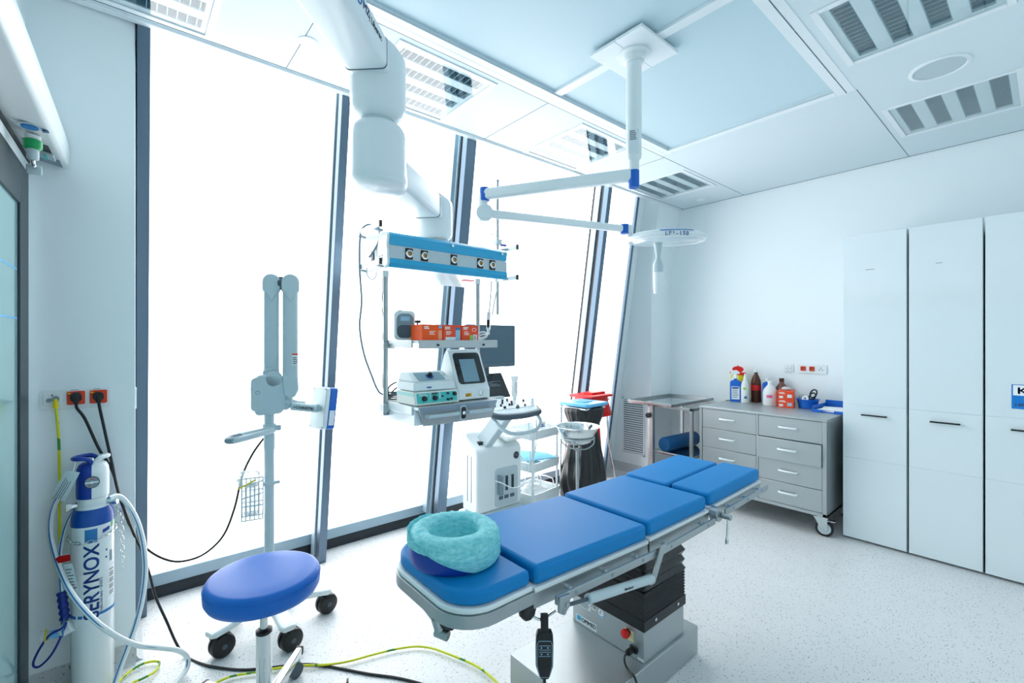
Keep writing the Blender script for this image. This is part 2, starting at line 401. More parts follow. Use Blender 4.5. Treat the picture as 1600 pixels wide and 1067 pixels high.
# left sliding door, unit above it (both follow the left wall)
def onleft(o): o.location = (-.31, 2.77, 0); o.rotation_euler.z = PH; return o
d = bpy.data.objects.new('door_1', None); C.objects.link(d); d['kind'] = 'structure'; onleft(d)
s = MB(); s.box(.0, -.24, 0, .02, -.075, 2.18); s.box(0, -2.6, 2.02, .02, -.24, 2.18); s.build('door_frame', 'dframe', d, bev=.003)
MB().box(.0, -2.6, 0, .012, -.24, 2.02).build('door_glass', 'doorgl', d, smooth=False)
s = MB(); s.box(.0122, -.9, 1.765, .0128, -.25, 1.772); s.box(.0122, -.9, 1.58, .0128, -.25, 1.587); s.build('glass_stripe', 'sky', d, smooth=False)
s = MB(); s.box(0, -.075, 0, .012, 0, 2.22); s.box(0, -2.6, 2.19, .012, -.0, 2.235); s.build('door_surround', 'wall', d, smooth=False)
s = MB(); s.box(0, -2.6, 2.238, .015, -.005, 2.262); s.build('track_gap', 'blk', d, smooth=False)

u = thing('supply_rail', 'long white medical supply duct along the top of the left wall', 'supply duct'); onleft(u)
pr = [(.0, 2.262), (.118, 2.24), (.132, 2.25), (.136, 2.31), (.13, 2.36), (.10, 2.43), (.03, 2.47), (.0, 2.47)]
MB().prism(pr, 'y', -3.22, -.012).build('housing', 'white', u, bev=.006)
MB().prism([(a*.98+.001, b-.0005) for a, b in pr], 'y', -.016, -.006).build('end_cap', 'white', u)
def ud(x, y): return V((x, y, 2.262-.022*x/.118-.0008))
s = MB(); s.hexa([ud(.03,-.285), ud(.10,-.285), ud(.10,-.20), ud(.03,-.20)]+[p-UP*.002 for p in (ud(.03,-.285), ud(.10,-.285), ud(.10,-.20), ud(.03,-.20))]); s.build('outlet_panel', 'blk', u, smooth=False)
s = MB(); s.hexa([ud(.03,-.20), ud(.105,-.20), ud(.105,-.13), ud(.03,-.13)]+[p-UP*.012 for p in (ud(.03,-.20), ud(.105,-.20), ud(.105,-.13), ud(.03,-.13))]); s.build('label_panel', 'greyp', u, bev=.002)
s = MB(); s.hexa([ud(.045,-.12), ud(.115,-.12), ud(.115,-.03), ud(.045,-.03)]+[p-UP*.002 for p in (ud(.045,-.12), ud(.115,-.12), ud(.115,-.03), ud(.045,-.03))]); s.build('cover_plate', 'grey', u)
c = ud(.075, -.47); s = MB(); s.cyl(c, c-UP*.004, .03, seg=28); s.build('outlet_ring', 'greyp', u)
s = MB(); s.cyl(c-UP*.003, c-UP*.009, .022, seg=24); s.build('gas_outlet', 'ink2', u)
text(u, 'lettering', 'AIR', .025, ud(.112, -.47)-UP*.002, (0, 1, 0), (1, 0, 0), 'ink2')
s = MB(); s.box(.05, -.195, 2.232, .06, -.14, 2.236); s.box(.075, -.195, 2.230, .085, -.14, 2.2345); s.build('printed_mark', 'teal', u, smooth=False)
T0 = Matrix.Translation((-.31, 2.77, 0)) @ Matrix.Rotation(PH, 4, 'Z')
g = T0 @ ud(.070, -.375)
k = thing('gas_probe', 'green topped gas probe plugged into the underside of the wall duct', 'gas probe', g-UP*.004)
MB().cyl((0,0,-.001), (0,0,-.016), .022).build('collar', 'white', k, bev=.002)
MB().lathe([(.022,-.017),(.026,-.021),(.026,-.045),(.02,-.052)]).build('release_sleeve', 'grn', k)
MB().lathe([(.017,-.052),(.017,-.085),(.012,-.09)]).build('body', 'greyp', k)
s = MB(); s.tube([(0,0,-.09),(.002,.01,-.105),(.004,.03,-.115)], .006); s.build('stem', 'chrome', k)
s = MB(); s.box(-.02, .02, -.135, .022, .03, -.1); s.build('tag', 'greyp', k, bev=.004)

# ceiling luminaires
def light(label, loc):
    t = thing('ceiling_light', label, 'ceiling light', loc, 0, 'square louvred ceiling lights')
    L = LS; s = MB()
    for a in ((0,0,L,.03),(0,L-.03,L,L),(0,.03,.03,L-.03),(L-.03,.03,L,L-.03)): s.box(a[0]+.001, a[1]+.001 if a[1]==0 else a[1], -.006, a[2]-.001, a[3] if a[3]!=L else L-.001, .05)
    s.build('frame', 'trimw', t, bev=.002)
    n = 4; pitch = (L-.06)/n; sw = .078
    s = MB()
    for i in range(n+1):
        y0 = .03+pitch*i-(pitch-sw)/2; y1 = y0+(pitch-sw); y0 = max(.03, y0); y1 = min(L-.03, y1)
        s.box(.03, y0, .004, L-.03, y1, .05)
    s.box(.03, .03, .004, .05, L-.03, .05); s.box(L-.05, .03, .004, L-.03, L-.03, .05)
    s.build('grid_bars', 'trimw', t, smooth=False)
    for i in range(n):
        yc = .03+pitch*(i+.5); s = MB()
        for k in range(14):
            x = .05+(L-.1)*(k+.5)/14; s.box(x-.002, yc-sw/2, .008, x+.002, yc+sw/2, .045)
        s.box(.05, yc-sw/2, .046, L-.05, yc+sw/2, .05)
        s.box(.05, yc-sw/2, .008, L-.05, yc-sw/2+.004, .046); s.box(.05, yc+sw/2-.004, .008, L-.05, yc+sw/2, .046)
        s.build('louvre', M['louv'], t, smooth=False)
    MB().box(.03, .03, -.002, L-.03, L-.03, .001).build('glass_cover', 'glass', t, smooth=False)
    return t
M['louv'] = mat('louvre_metal', '8fb0bd', .3, .55)
names = ['louvred ceiling light at the far left, above the socket wall and first window', 'louvred ceiling light just right of the thick white pendant arm', 'louvred ceiling light left of the white surgical lamp column', 'louvred ceiling light near the far corner above the surgical lamp arm',
         'louvred ceiling light at the upper right, nearest the camera', 'louvred ceiling light over the tall cabinets beyond the round speaker']
l0 = light(names[0], (LIGHTS[0][0], LIGHTS[0][1], CZ))
for i in range(1, 6): dup(l0, (LIGHTS[i][0], LIGHTS[i][1], CZ), 0, names[i])
struct('ceiling_filler', MB().box(1.03, .095, CZ+.0, 1.66, .72, CZ+.02), 'ceil', smooth=False)
# speaker and little round caps in the ceiling
k = thing('ceiling_speaker', 'round flush white speaker grille in the ceiling between two louvred lights', 'speaker', (3.378, .40, CZ))
MB().lathe([(.128,0),(.128,-.004),(.112,-.008),(.108,-.004),(.108,0)], seg=40).build('rim', 'trimw', k)
MB().lathe([(.001,-.003),(.107,-.003),(.107,0),(.001,0)], seg=40).build('grille', 'greyp', k)
for lab, x, y in (('small round white cap in the ceiling left of the thick pendant arm', .70, 2.386), ('small round white cap in the ceiling by the far right corner', 4.63, 2.39)):
    o = MB().lathe([(.001,-.007),(.038,-.007),(.045,-.004),(.045,0),(.001,0)], (0,0,0)).build('round_cover', 'trimw'); o.location = (x, y, CZ); tag(o, lab, 'ceiling cover', 'round ceiling covers')
# vent grille on the pillar
g = thing('vent_grille', 'white louvred air vent low on the wall beside the window corner', 'vent', (4.41, 3.07, .23), 0, None)
w, h = .30, .60
s = MB(); s.box(-.012, -w/2, -.02, 0, -w/2+.02, h+.02); s.box(-.012, w/2-.02, -.02, 0, w/2, h+.02); s.box(-.012, -w/2, -.02, 0, w/2, .0); s.box(-.012, -w/2, h, 0, w/2, h+.02); s.build('frame', 'trimw', g, bev=.002)
MB().box(-.002, -w/2+.01, 0, -.0005, w/2-.01, h).build('dark_duct', 'seam', g, smooth=False)
for i in range(24):
    z = h*(i+.5)/24; s = MB(); s.hexa([(-.011,-w/2+.02,z-.008),(-.003,-w/2+.02,z+.003),(-.003,w/2-.02,z+.003),(-.011,w/2-.02,z-.008),(-.011,-w/2+.02,z-.005),(-.003,-w/2+.02,z+.006),(-.003,w/2-.02,z+.006),(-.011,w/2-.02,z-.005)]); s.build('slat', 'trimw', g, smooth=False)

# ---------------------------------------------------------------- sockets
def socket_insert(parent, c, xd, n, colour='orange', size=.046):
    """square socket cover with round recess, centred at c on the wall"""
    x = V(xd); nn = V(n); T = Matrix((x, UP, nn)).transposed().to_4x4(); T.translation = V(c)
    MB().prism(rrect(size, size, .005), 'z', .004, .014, T=T).build('socket_cover', colour, parent, bev=.001)
    q = MB(); q.lathe([(.0195, .0142), (.0195, .0152), (.016, .0152), (.015, .0145), (.001, .0143)], seg=28, cap=False, T=T)
    o = q.build('socket_recess', 'blk' if size > .045 else M.setdefault('recess_shade', mat('shaded_orange_recess', 'b23a1a', .5)), parent); return T  # darker than the cover: shade inside the recess is painted in
def sq_frame(parent, c, xd, n, w, h):
    T = Matrix((V(xd), UP, V(n))).transposed().to_4x4(); T.translation = V(c)
    MB().prism(rrect(w, h, .01), 'z', 0, .008, T=T).build('cover_frame', 'white', parent, bev=.002); return T
cL = V((-.1545, 2.7695, 1.245))
k = thing('wall_socket', 'triple white socket strip with two orange sockets above the gas cylinder', 'socket', cL, world=True)
sq_frame(k, cL, (1,0,0), (0,-1,0), .225, .084)
MB().prism(rrect(.056, .05, .006, cx=-.229, cy=1.249), 'y', 2.756, 2.762).build('earth_plate', 'white', k, bev=.001)
s = MB()
for a in (-.240, -.218): s.cyl((a, 2.757, 1.246), (a, 2.752, 1.246), .0085, seg=18)
s.build('earth_pin', 'grey', k); MB().box(-.232, 2.7552, 1.262, -.227, 2.756, 1.270).build('earth_mark', 'seam', k)
for x in (-.156, -.083):
    socket_insert(k, (x, 2.7695, 1.25), (1,0,0), (0,-1,0), size=.058)
    MB().box(x-.026, 2.7535, 1.268, x-.017, 2.7555, 1.273).build('pilot_lamp', 'yel', k)
    s = MB(); rows(s, (x, 2.7612, 1.2845), (1,0,0), UP, .034, .004, 1); s.build('printed_mark', 'print', k, smooth=False)
k2 = MB().prism(rrect(.05, .10, .008), 'x', .0455, .05); o = k2.build('access_pad', 'white', bev=.002); o.location = (0, 2.845, 1.225); tag(o, 'small white door pad on the wall end left of the first window', 'switch')
# right wall
cR = V((4.8295, 1.625, 1.236))
k = thing('light_switch', 'white double rocker switch on the right wall above the orange box', 'switch', cR, world=True)
sq_frame(k, cR, (0,-1,0), (-1,0,0), .084, .082)
for dy in (-.0145, .0145):
    MB().box(4.816, 1.625+dy-.013, 1.209, 4.822, 1.625+dy+.013, 1.263).build('rocker', 'white', k, bev=.002)
    MB().box(4.8155, 1.625+dy-.003, 1.232, 4.8161, 1.625+dy+.003, 1.238).build('rocker_mark', 'print', k, smooth=False)
cR = V((4.8295, 1.43, 1.237))
k = thing('wall_socket', 'triple white socket strip with two orange sockets on the right wall', 'socket', cR, world=True)
sq_frame(k, cR, (0,-1,0), (-1,0,0), .232, .086)
for y in (1.502, 1.431): socket_insert(k, (4.8295, y, 1.24), (0,-1,0), (-1,0,0), size=.042)
s = MB()
for y, z in ((1.372, 1.232), (1.348, 1.232), (1.36, 1.25)): s.cyl((4.822, y, z), (4.8195, y, z), .0055, seg=14)
s.build('earth_pin', 'grey', k)
# ================================================================= CABINETS (right)
def cabinet(y1, y0, label, text_mark=None):
    k = thing('tall_cabinet', label, 'cabinet', (4.19, (y0+y1)/2, 0), 0, 'tall white cabinets', world=True)
    H = 2.29
    MB().box(4.212, y0+.001, .012, 4.828, y1-.001, H).build('body', 'gloss', k, bev=.002)
    a, b = y0+.003, y1-.003
    MB().box(4.19, a, .018, 4.21, b, .62).build('front_panel', 'gloss', k, bev=.0015)
    MB().box(4.19, a, .6205, 4.21, b, 1.02).build('front_panel', 'gloss', k, bev=.0015)
    MB().box(4.19, a, 1.0205, 4.21, b, H-.002).build('front_panel', 'gloss', k, bev=.0015)
    s = MB(); yc = (a+b)/2-.005
    s.box(4.168, yc-.075, .945, 4.176, yc+.075, .955); s.box(4.176, yc-.07, .946, 4.19, yc-.06, .954); s.box(4.176, yc+.06, .946, 4.19, yc+.07, .954)
    s.build('handle', 'blk', k, bev=.001)
    return k
c1 = cabinet(1.04, .662, 'tall glossy white cabinet at the end of the row beside the steel drawers')
c2 = cabinet(.655, .288, 'middle tall glossy white cabinet, between two narrow dark gaps')
c3 = cabinet(.282, -.085, 'tall glossy white cabinet with the blue letter sign on its door')
cabinet(-.092, -.45, 'tall glossy white cabinet past the one with the blue sign')
for k, yc, w in ((c1, .872, .05), (c2, .498, .028)):
    s = MB(); z = 2.02
    x = yc+w/2
    while x > yc-w/2:
        q = random.choice((.003, .004, .005)); s.box(4.1893, x-q, z, 4.19, x, z+.005); x -= q+.002
    s.build('printed_mark', 'print', k, smooth=False)
sg = thing('door_sign', 'blue and white sign with large letters on the third tall cabinet', 'sign', (4.189, .06, 1.155), world=True)
MB().box(4.187, -.05, 1.08, 4.1895, .166, 1.23).build('board', 'sign', sg, bev=.0005)
MB().box(4.1864, -.045, 1.163, 4.1869, .160, 1.226).build('white_field', 'paper', sg, smooth=False)
text(sg, 'lettering', 'K', .056, (4.1862, .121, 1.191), (0,-1,0), UP, 'sign', sx=1.25)
text(sg, 'lettering', 'Link', .026, (4.1864, .130, 1.106), (0,-1,0), UP, 'paper', sx=1.0)
s = MB(); s.box(4.1865, .06, 1.143, 4.187, .125, 1.1445); s.box(4.1865, .06, 1.128, 4.187, .11, 1.1295); s.build('print_line', 'teal', sg, smooth=False)

# ================================================================= STEEL DRAWER UNIT
dr = thing('drawer_unit', 'long stainless steel drawer unit on castors against the right wall', 'drawer unit', (4.42, 1.6, 0), world=True)
X0, X1, Y0, Y1 = 4.03, 4.80, 1.10, 2.095
s = MB(); s.box(X0+.02, Y0, .165, X1, Y0+.015, .885); s.box(X0+.02, Y1-.015, .165, X1, Y1, .885); s.box(X0+.02, Y0, .165, X1, Y1, .185); s.box(X1-.012, Y0, .165, X1, Y1, .885)
s.build('carcass', 'steelv', dr, bev=.002)
s = MB(); s.box(X0, Y0, .165, X0+.03, Y0+.028, .885); s.box(X0, Y1-.022, .165, X0+.03, Y1, .885); s.box(X0+.004, 1.588, .185, X0+.03, 1.604, .885); s.box(X0, Y0, .165, X0+.03, Y1, .19)
s.build('front_frame', 'steelv', dr, bev=.002)
MB().box(X0-.004, Y0-.004, .885, X1+.004, Y1+.004, .905).build('worktop', 'steelv', dr, bev=.003)
MB().box(X0+.05, Y0+.02, .19, X0+.055, Y1-.02, .88).build('dark_gap', 'seam', dr, smooth=False)
for ya, yb, out in ((Y0+.030, 1.586, (0, .022, 0, 0)), (1.606, Y1-.024, (0, 0, 0, 0))):
    for i in range(4):
        z1 = .882-.1735*i; z0 = z1-.170; x = X0+.006-out[i]
        if out[i]:
            q = MB(); q.box(x, ya, z0, x+.018, yb, z1); q.box(x+.018, ya+.012, z0+.01, x+.3, yb-.012, z1-.03)
        else:
            q = MB(); q.box(x, ya, z0, x+.018, yb, z1)
        dd = q.build('drawer', 'steelv', dr, bev=.0025)
        yc = (ya+yb)/2+.005; zc = z1-.075; h = MB()
        h.tube([(x, yc-.062, zc), (x-.018, yc-.062, zc), (x-.026, yc-.055, zc), (x-.026, yc+.055, zc), (x-.018, yc+.062, zc), (x, yc+.062, zc)], .008, n=1, seg=10)
        h.build('handle', 'whitem', dd, ang=60)
def caster(parent, x, y, a, Rw=.06, top=.165):
    T = Matrix.Translation((x, y, 0)) @ Matrix.Rotation(a, 4, 'Z')
    w = lambda p: T @ V(p)
    s = MB(); o = -.03
    s.cyl(w((o,-.016,Rw)), w((o,.016,Rw)), Rw, seg=30); ca = s.build('caster', 'rub', parent, bev=.004)
    s = MB(); s.cyl(w((o,-.018,Rw)), w((o,.018,Rw)), Rw*.72, seg=30); s.build('wheel_hub', 'greyp', ca, bev=.002)
    s = MB(); s.cyl(w((o,-.026,Rw)), w((o,.026,Rw)), .008, seg=12)
    for e in (-1, 1): s.hexa([w((o-.02,e*.022,Rw-.012)), w((o+.02,e*.022,Rw-.012)), w((o+.02,e*.026,Rw-.012)), w((o-.02,e*.026,Rw-.012)), w((o-.02,e*.022,top-.025)), w((.035,e*.022,top-.025)), w((.035,e*.026,top-.025)), w((o-.02,e*.026,top-.025))])
    s.box(-.055, -.026, top-.028, .04, .026, top-.018, T=T); s.cyl(w((.0,0,top-.02)), w((0,0,top-.003)), .03, seg=24); s.box(-.045, -.04, top-.003, .045, .04, top+.001, T=T)
    s.box(-.10, -.018, top-.045, -.05, .018, top-.038, T=T)
    s.build('fork', 'chrome', ca, bev=.0015)
caster(dr, X0+.075, Y0+.065, R(100)); caster(dr, X0+.075, Y1-.065, R(60)); caster(dr, X1-.075, Y0+.065, R(20)); caster(dr, X1-.075, Y1-.065, R(70))

# ================================================================= INSTRUMENT STAND (steel table with tray)
st = thing('instrument_stand', 'stainless steel two-shelf instrument stand left of the drawer unit', 'stand', (4.33, 2.56, 0), world=True)
xa, xb, ya, yb = 4.0, 4.62, 2.15, 2.62
q = .028
for x, y in ((xa, ya), (xa, yb), (xb, ya), (xb, yb)): MB().box(x, y-q if y == yb else y, .08, x+q, y if y == yb else y+q, .85).build('leg', 'steel', st, bev=.002)
MB().box(xa-.045, 2.535, .08, xa-.005, 2.575, .868).build('height_column', 'steel', st, bev=.003)
s = MB(); s.lathe([(.026,-.012),(.026,.012)], seg=10, T=Matrix.Translation((xa-.062, 2.575, .765)) @ Matrix.Rotation(R(90), 4, 'Y')); s.build('knob', 'blk', st, bev=.004)
s = MB(); s.box(xa, ya, .845, xb+q, ya+q, .87); s.box(xa, yb-q, .845, xb+q, yb, .87); s.box(xa, ya, .845, xa+q, yb, .87); s.box(xb, ya, .845, xb+q, yb, .87); s.build('top_rail', 'steel', st, bev=.002)
MB().box(xa+.01, ya+.01, .395, xb+q-.01, yb-.01, .405).build('lower_shelf', 'chrome', st, bev=.001)
s = MB(); s.tube([(xa-.01, ya, .42), (xa-.01, yb, .42)], .007); s.tube([(xa, ya-.008, .42), (xb, ya-.008, .42)], .007); s.build('shelf_rail', 'steel', st)
for x, y in ((xa, yb-q), (xb, ya), (xb, yb-q), (xa, ya)):
    s = MB(); s.cyl((x+q/2-.01, y+q/2, .04), (x+q/2+.01, y+q/2, .04), .04, seg=24); s.box(x+q/2-.014, y+q/2-.01, .04, x+q/2+.014, y+q/2+.01, .082); s.build('caster', 'rub', st, bev=.002)
ty = thing('steel_tray', 'shallow rimmed stainless tray lying on the instrument stand', 'tray', (4.33, 2.56, .871), world=True)
x0, x1, y0, y1 = 3.93, 4.74, 2.31, 2.82
s = MB(); s.box(x0, y0, .871, x1, y1, .875); s.build('tray_floor', 'chrome', ty)
s = MB()
for a in ((x0, y0, x1, y0+.012), (x0, y1-.012, x1, y1), (x0, y0, x0+.012, y1), (x1-.012, y0, x1, y1)): s.box(a[0], a[1], .871, a[2], a[3], .898)
s.build('rim', 'steel', ty, bev=.002)
rl = thing('bolster', 'dark blue cylindrical bolster cushion on the lower shelf of the steel stand', 'cushion', (4.3, 2.46, .4055), world=True)
s = MB(); a, b = V((4.045, 2.47, .4775)), V((4.60, 2.44, .4775)); x, y, dd = frame_from(b-a)
prof = [(0,.03),(.004,.062),(.02,.072),(.53,.072),(.55,.062),(.555,.03)]
s.rings([[a+dd*t+(x*math.cos(2*PI*k/32)+y*math.sin(2*PI*k/32))*r for k in range(32)] for t, r in prof]); s.build('cushion_body', 'roll', rl)

# ================================================================= OPERATING TABLE
ot = thing('operating_table', 'blue cushioned operating table on a stainless steel pedestal in the middle of the room', 'operating table', (1.69, 1.31, 0), world=True)
TY0, TY1 = 1.04, 1.51
zl = lambda x: .732+(.707-.732)*(x-.985)/.605     # back section slope
def cushion(name, x0, x1, y0, y1, za, zb, t, **kw):
    s = MB(); n = 10; m = 8; top = []
    sag = lambda u, v: .0035*math.sin(PI*u)*math.sin(PI*v)
    rs = []
    for i in range(n+1):
        u = i/n; x = x0+(x1-x0)*u; z = za+(zb-za)*u
        rs.append([V((x, y0, z))]+[V((x, y0+(y1-y0)*j/m, z+t+sag(u, j/m))) for j in range(m+1)]+[V((x, y1, z))])
    s.rings(rs); return s.build(name, 'vinyl', ot, bev=.014, seg=4, ang=60)
def pad(x0, x1, y0, y1, za, zb): # white carrier plate below the cushion
    return MB().hexa([(x0,y0,za-.014),(x1,y0,zb-.014),(x1,y1,zb-.014),(x0,y1,za-.014),(x0,y0,za),(x1,y0,zb),(x1,y1,zb),(x0,y1,za)]).build('carrier_plate', 'white', ot, bev=.002)
def fr(x0, x1, y0, y1, za, zb, h=.045):
    return MB().hexa([(x0,y0,za-.014-h),(x1,y0,zb-.014-h),(x1,y1,zb-.014-h),(x0,y1,za-.014-h),(x0,y0,za-.0145),(x1,y0,zb-.0145),(x1,y1,zb-.0145),(x0,y1,za-.0145)]).build('frame', 'steel', ot, bev=.002)
cushion('cushion', .985, 1.588, TY0+.004, TY1, .732, .707, .062)
pad(.975, 1.592, TY0-.002, TY1+.004, .731, .706); fr(.972, 1.590, TY0, TY1, .731, .706, .05)
cushion('cushion', 1.604, 2.072, TY0+.004, TY1, .714, .712, .062)
pad(1.60, 2.085, TY0-.002, TY1+.004, .713, .711); fr(1.603, 2.085, TY0, TY1, .713, .711)
cushion('cushion', 2.108, 2.668, TY0+.004, 1.248, .718, .733, .062)
cushion('cushion', 2.09, 2.628, 1.256, TY1, .718, .733, .062)
pad(2.10, 2.67, TY0-.002, 1.249, .717, .732); pad(2.085, 2.63, 1.255, TY1+.004, .717, .732)
fr(2.112, 2.668, TY0, 1.245, .717, .732, .03); fr(2.10, 2.628, 1.26, TY1, .717, .732, .03)
# head section with rounded end
def headout(x0, x1, y0, y1, r, n=8):
    p = [(x1, y0), (x1, y1)]
    p += [(x0+r-math.sin(R(90*k/n))*r, y1-r+math.cos(R(90*k/n))*r) for k in range(n+1)]
    p += [(x0+r-math.cos(R(90*k/n))*r, y0+r-math.sin(R(90*k/n))*r) for k in range(n+1)]
    return p
MB().prism(headout(.708, .966, 1.05, 1.50, .115), 'z', .74, .786).build('head_cushion', 'vinyl', ot, bev=.013, seg=4, ang=60)
MB().prism(headout(.700, .970, 1.043, 1.507, .12), 'z', .722, .739).build('head_carrier', 'white', ot, bev=.004)
MB().prism(headout(.694, .970, 1.038, 1.512, .125), 'z', .684, .7215).build('head_frame', 'steel', ot, bev=.001)
# accessory rails with spacers
def rail(x0, x1, za, zb, y=.998):
    s = MB(); s.hexa([(x0,y,za),(x1,y,zb),(x1,y+.011,zb),(x0,y+.011,za),(x0,y,za+.028),(x1,y,zb+.028),(x1,y+.011,zb+.028),(x0,y+.011,za+.028)]); r = s.build('accessory_rail', 'steel', ot, bev=.002)
    n = 3 if x1-x0 > .45 else 2
    for i in range(n):
        u = .16+.68*i/(n-1); x = x0+(x1-x0)*u; z = za+(zb-za)*u+.014
        s = MB(); s.cyl((x, y+.011, z), (x, TY0+.01, z), .009, seg=14); s.build('spacer', 'chrome', r)
        s = MB(); s.cyl((x, y-.0015, z), (x, y+.001, z), .006, seg=14); s.build('screw', 'grey', r)
rail(1.03, 1.585, .675, .655); rail(1.62, 2.07, .652, .660); rail(2.17, 2.665, .675, .692)
# gas spring and its link
s = MB(); a, b = V((1.165, .99, .650)), V((1.54, .99, .592)); s.cyl(a, b, .0165, seg=24); gs = s.build('gas_spring', 'greyp', ot, bev=.004)
s = MB(); s.cyl(V((1.06, .99, .668)), a, .006, seg=12); s.build('piston_rod', 'dgrey', gs)
text(gs, 'lettering', 'Bansbach', .014, (1.37, .9725, .621), (.375, 0, -.058), (0, -.25, 1), 'dgrey')
s = MB(); s.hexa([(1.525,.985,.57),(1.555,.985,.57),(1.555,.993,.57),(1.525,.993,.57),(1.60,.985,.70),(1.64,.985,.70),(1.64,.993,.70),(1.60,.993,.70)]); s.cyl((1.54,.983,.59), (1.54,.998,.59), .012, seg=16); s.build('link_plate', 'steel', ot, bev=.003)
s = MB(); s.prism([(1.03,.705),(1.08,.70),(1.072,.665),(1.052,.642),(1.03,.655)], 'y', .984, .997); s.cyl((1.062,.98,.67), (1.062,1.0,.67), .009, seg=16); s.cyl((1.05,.98,.655), (1.05,1.0,.655), .006, seg=12); s.build('clevis', 'steel', ot, bev=.002)
# leg joint with locking lever
s = MB(); s.cyl((2.115, 1.0, .69), (2.115, 1.04, .69), .033, seg=28); s.cyl((2.13, .955, .685), (2.13, 1.0, .685), .013, seg=18); lk = s.build('leg_joint', 'steel', ot, bev=.003)
s = MB(); s.tube([(2.125,.968,.682),(2.11,.963,.63),(2.10,.962,.585)], .0055); s.cyl((2.10,.962,.592), (2.099,.962,.575), .008, seg=10); s.build('locking_lever', 'chrome', lk)
# head joint: bar, knobs, wire loop
s = MB(); s.cyl((.90, 1.085, .672), (.972, 1.085, .668), .015, seg=20); s.cyl((.963, 1.075, .662), (.963, 1.13, .665), .012, seg=16); s.build('head_bar', 'chrome', ot)
s = MB(); s.lathe([(.012,-.012),(.026,-.010),(.030,-.004),(.030,.012),(.024,.018),(.001,.019)], seg=9, T=Matrix.Translation((.963, 1.065, .658)) @ Matrix.Rotation(R(90), 4, 'X')); s.build('clamp_knob', 'blk', ot, bev=.003)
s = MB(); s.tube([(.968,1.07,.652),(.98,1.062,.636),(.995,1.05,.624),(1.01,1.043,.620),(1.025,1.035,.628),(1.04,1.015,.648)], .0045, n=8); s.build('wire_loop', 'chrome', ot)
s = MB(); s.cyl((.735,1.30,.672), (.735,1.22,.655), .02, seg=20); s.cyl((.735,1.235,.655), (.745,1.215,.60), .016, seg=16); s.cyl((.735,1.23,.605), (.755,1.19,.60), .015, seg=16); s.build('head_clamp', 'steel', ot, bev=.002)
s = MB(); s.lathe([(.001,-.014),(.026,-.014),(.03,-.008),(.03,.01),(.022,.015),(.001,.015)], seg=24, T=Matrix.Translation((.768, 1.205, .64)) @ Matrix.Rotation(R(75), 4, 'X') @ Matrix.Rotation(R(25), 4, 'Y')); s.build('clamp_knob', 'blk', ot)
s = MB(); s.box(.75, 1.27, .672, .98, 1.30, .684); s.build('head_bar', 'steel', ot)
# pedestal
MB().box(1.287, 1.10, .004, 2.10, 1.53, .136).build('plinth', 'steelv', ot, bev=.003)
MB().box(1.674, 1.115, .1365, 1.996, 1.515, .285).build('control_box', 'steelv', ot, bev=.003)
# folded bellows low down, draped cover above
rs = []
def rect(x0, y0, x1, y1, z, k=0): return [V((x0,y0,z)), V((x1,y0,z)), V((x1,y1,z)), V((x0,y1,z))]
for i in range(19):
    z = .315+.0066*i; o = .004 if i % 2 else .0
    rs.append(rect(1.668+.002+o, 1.109+.002+o, 2.002-o, 1.521-o, z))
s = MB(); s.rings(rs); s.build('folded_bellows', 'rub', ot, ang=20)
s = MB(); s.box(1.667, 1.108, .272, 2.003, 1.522, .318); bc = s.build('bellows_collar', 'blk', ot, bev=.002)
s = MB()
for x in (1.75, 1.93): s.cyl((x, 1.1085, .30), (x, 1.104, .30), .007, seg=14)
s.build('screw', 'chrome', bc)
prof = [(.432, .004, .0), (.445, -.006, .006), (.465, .006, .006), (.485, -.004, .01), (.505, .010, .008), (.53, .0, .014), (.552, .012, .01), (.58, .003, .016), (.605, .014, .012), (.635, .006, .016), (.66, .014, .012), (.675, .014, .01)]
N = 48; rs = []
for z, ins, amp in prof:
    ring = []
    for px_, py_ in rrect(.336-2*ins, .414-2*ins, .02, 11, 1.835, 1.315):
        nz = noise.noise(V((px_*9, py_*9, z*14)))*amp
        cx, cy = px_-1.835, py_-1.315; l = math.hypot(cx, cy)
        ring.append(V((px_+cx/l*nz, py_+cy/l*nz, z+noise.noise(V((px_*6+3, py_*6, 0)))*.012)))
    rs.append(ring)
s = MB(); s.rings(rs); s.build('draped_cover', 'bag', ot, ang=50)
MB().box(1.70, 1.15, .60, 1.97, 1.48, .665).build('column_head', 'steel', ot)
# markings on the box (face x = 1.674)
fx = 1.6735; nd = (-1, 0, 0)
s = MB(); quad(s, (fx, 1.43, .165), (0,-1,0), UP, .125, .034); s.build('maker_plate', 'label', ot, smooth=False)
s = MB(); quad(s, (fx-.0005, 1.475, .168), (0,-1,0), UP, .024, .02); s.build('maker_mark', 'cblue', ot, smooth=False)
text(ot, 'lettering', 'OPIMED', .026, (fx-.0008, 1.415, .166), (0,-1,0), UP, 'dgrey', sx=.95)
s = MB(); quad(s, (fx, 1.44, .253), (0,-1,0), UP, .075, .052); s.build('rating_plate', 'label', ot, smooth=False)
s = MB(); rows(s, (fx-.0006, 1.44, .253), (0,-1,0), UP, .066, .046, 7); s.build('printed_mark', 'print', ot, smooth=False)
s = MB(); quad(s, (fx, 1.385, .258), (0,-1,0), UP, .028, .026); s.build('mark_plate', 'paper', ot, smooth=False)
text(ot, 'lettering', 'CE', .02, (fx-.0008, 1.385, .258), (0,-1,0), UP, 'blk')
s = MB(); s.cyl((fx, 1.342, .247), (fx-.0008, 1.342, .247), .020, seg=28); s.build('round_sticker', 'ltblue', ot)
s = MB(); s.cyl((fx-.0006, 1.342, .252), (fx-.0012, 1.342, .252), .0155, seg=28); s.build('round_sticker', 'paper', ot)
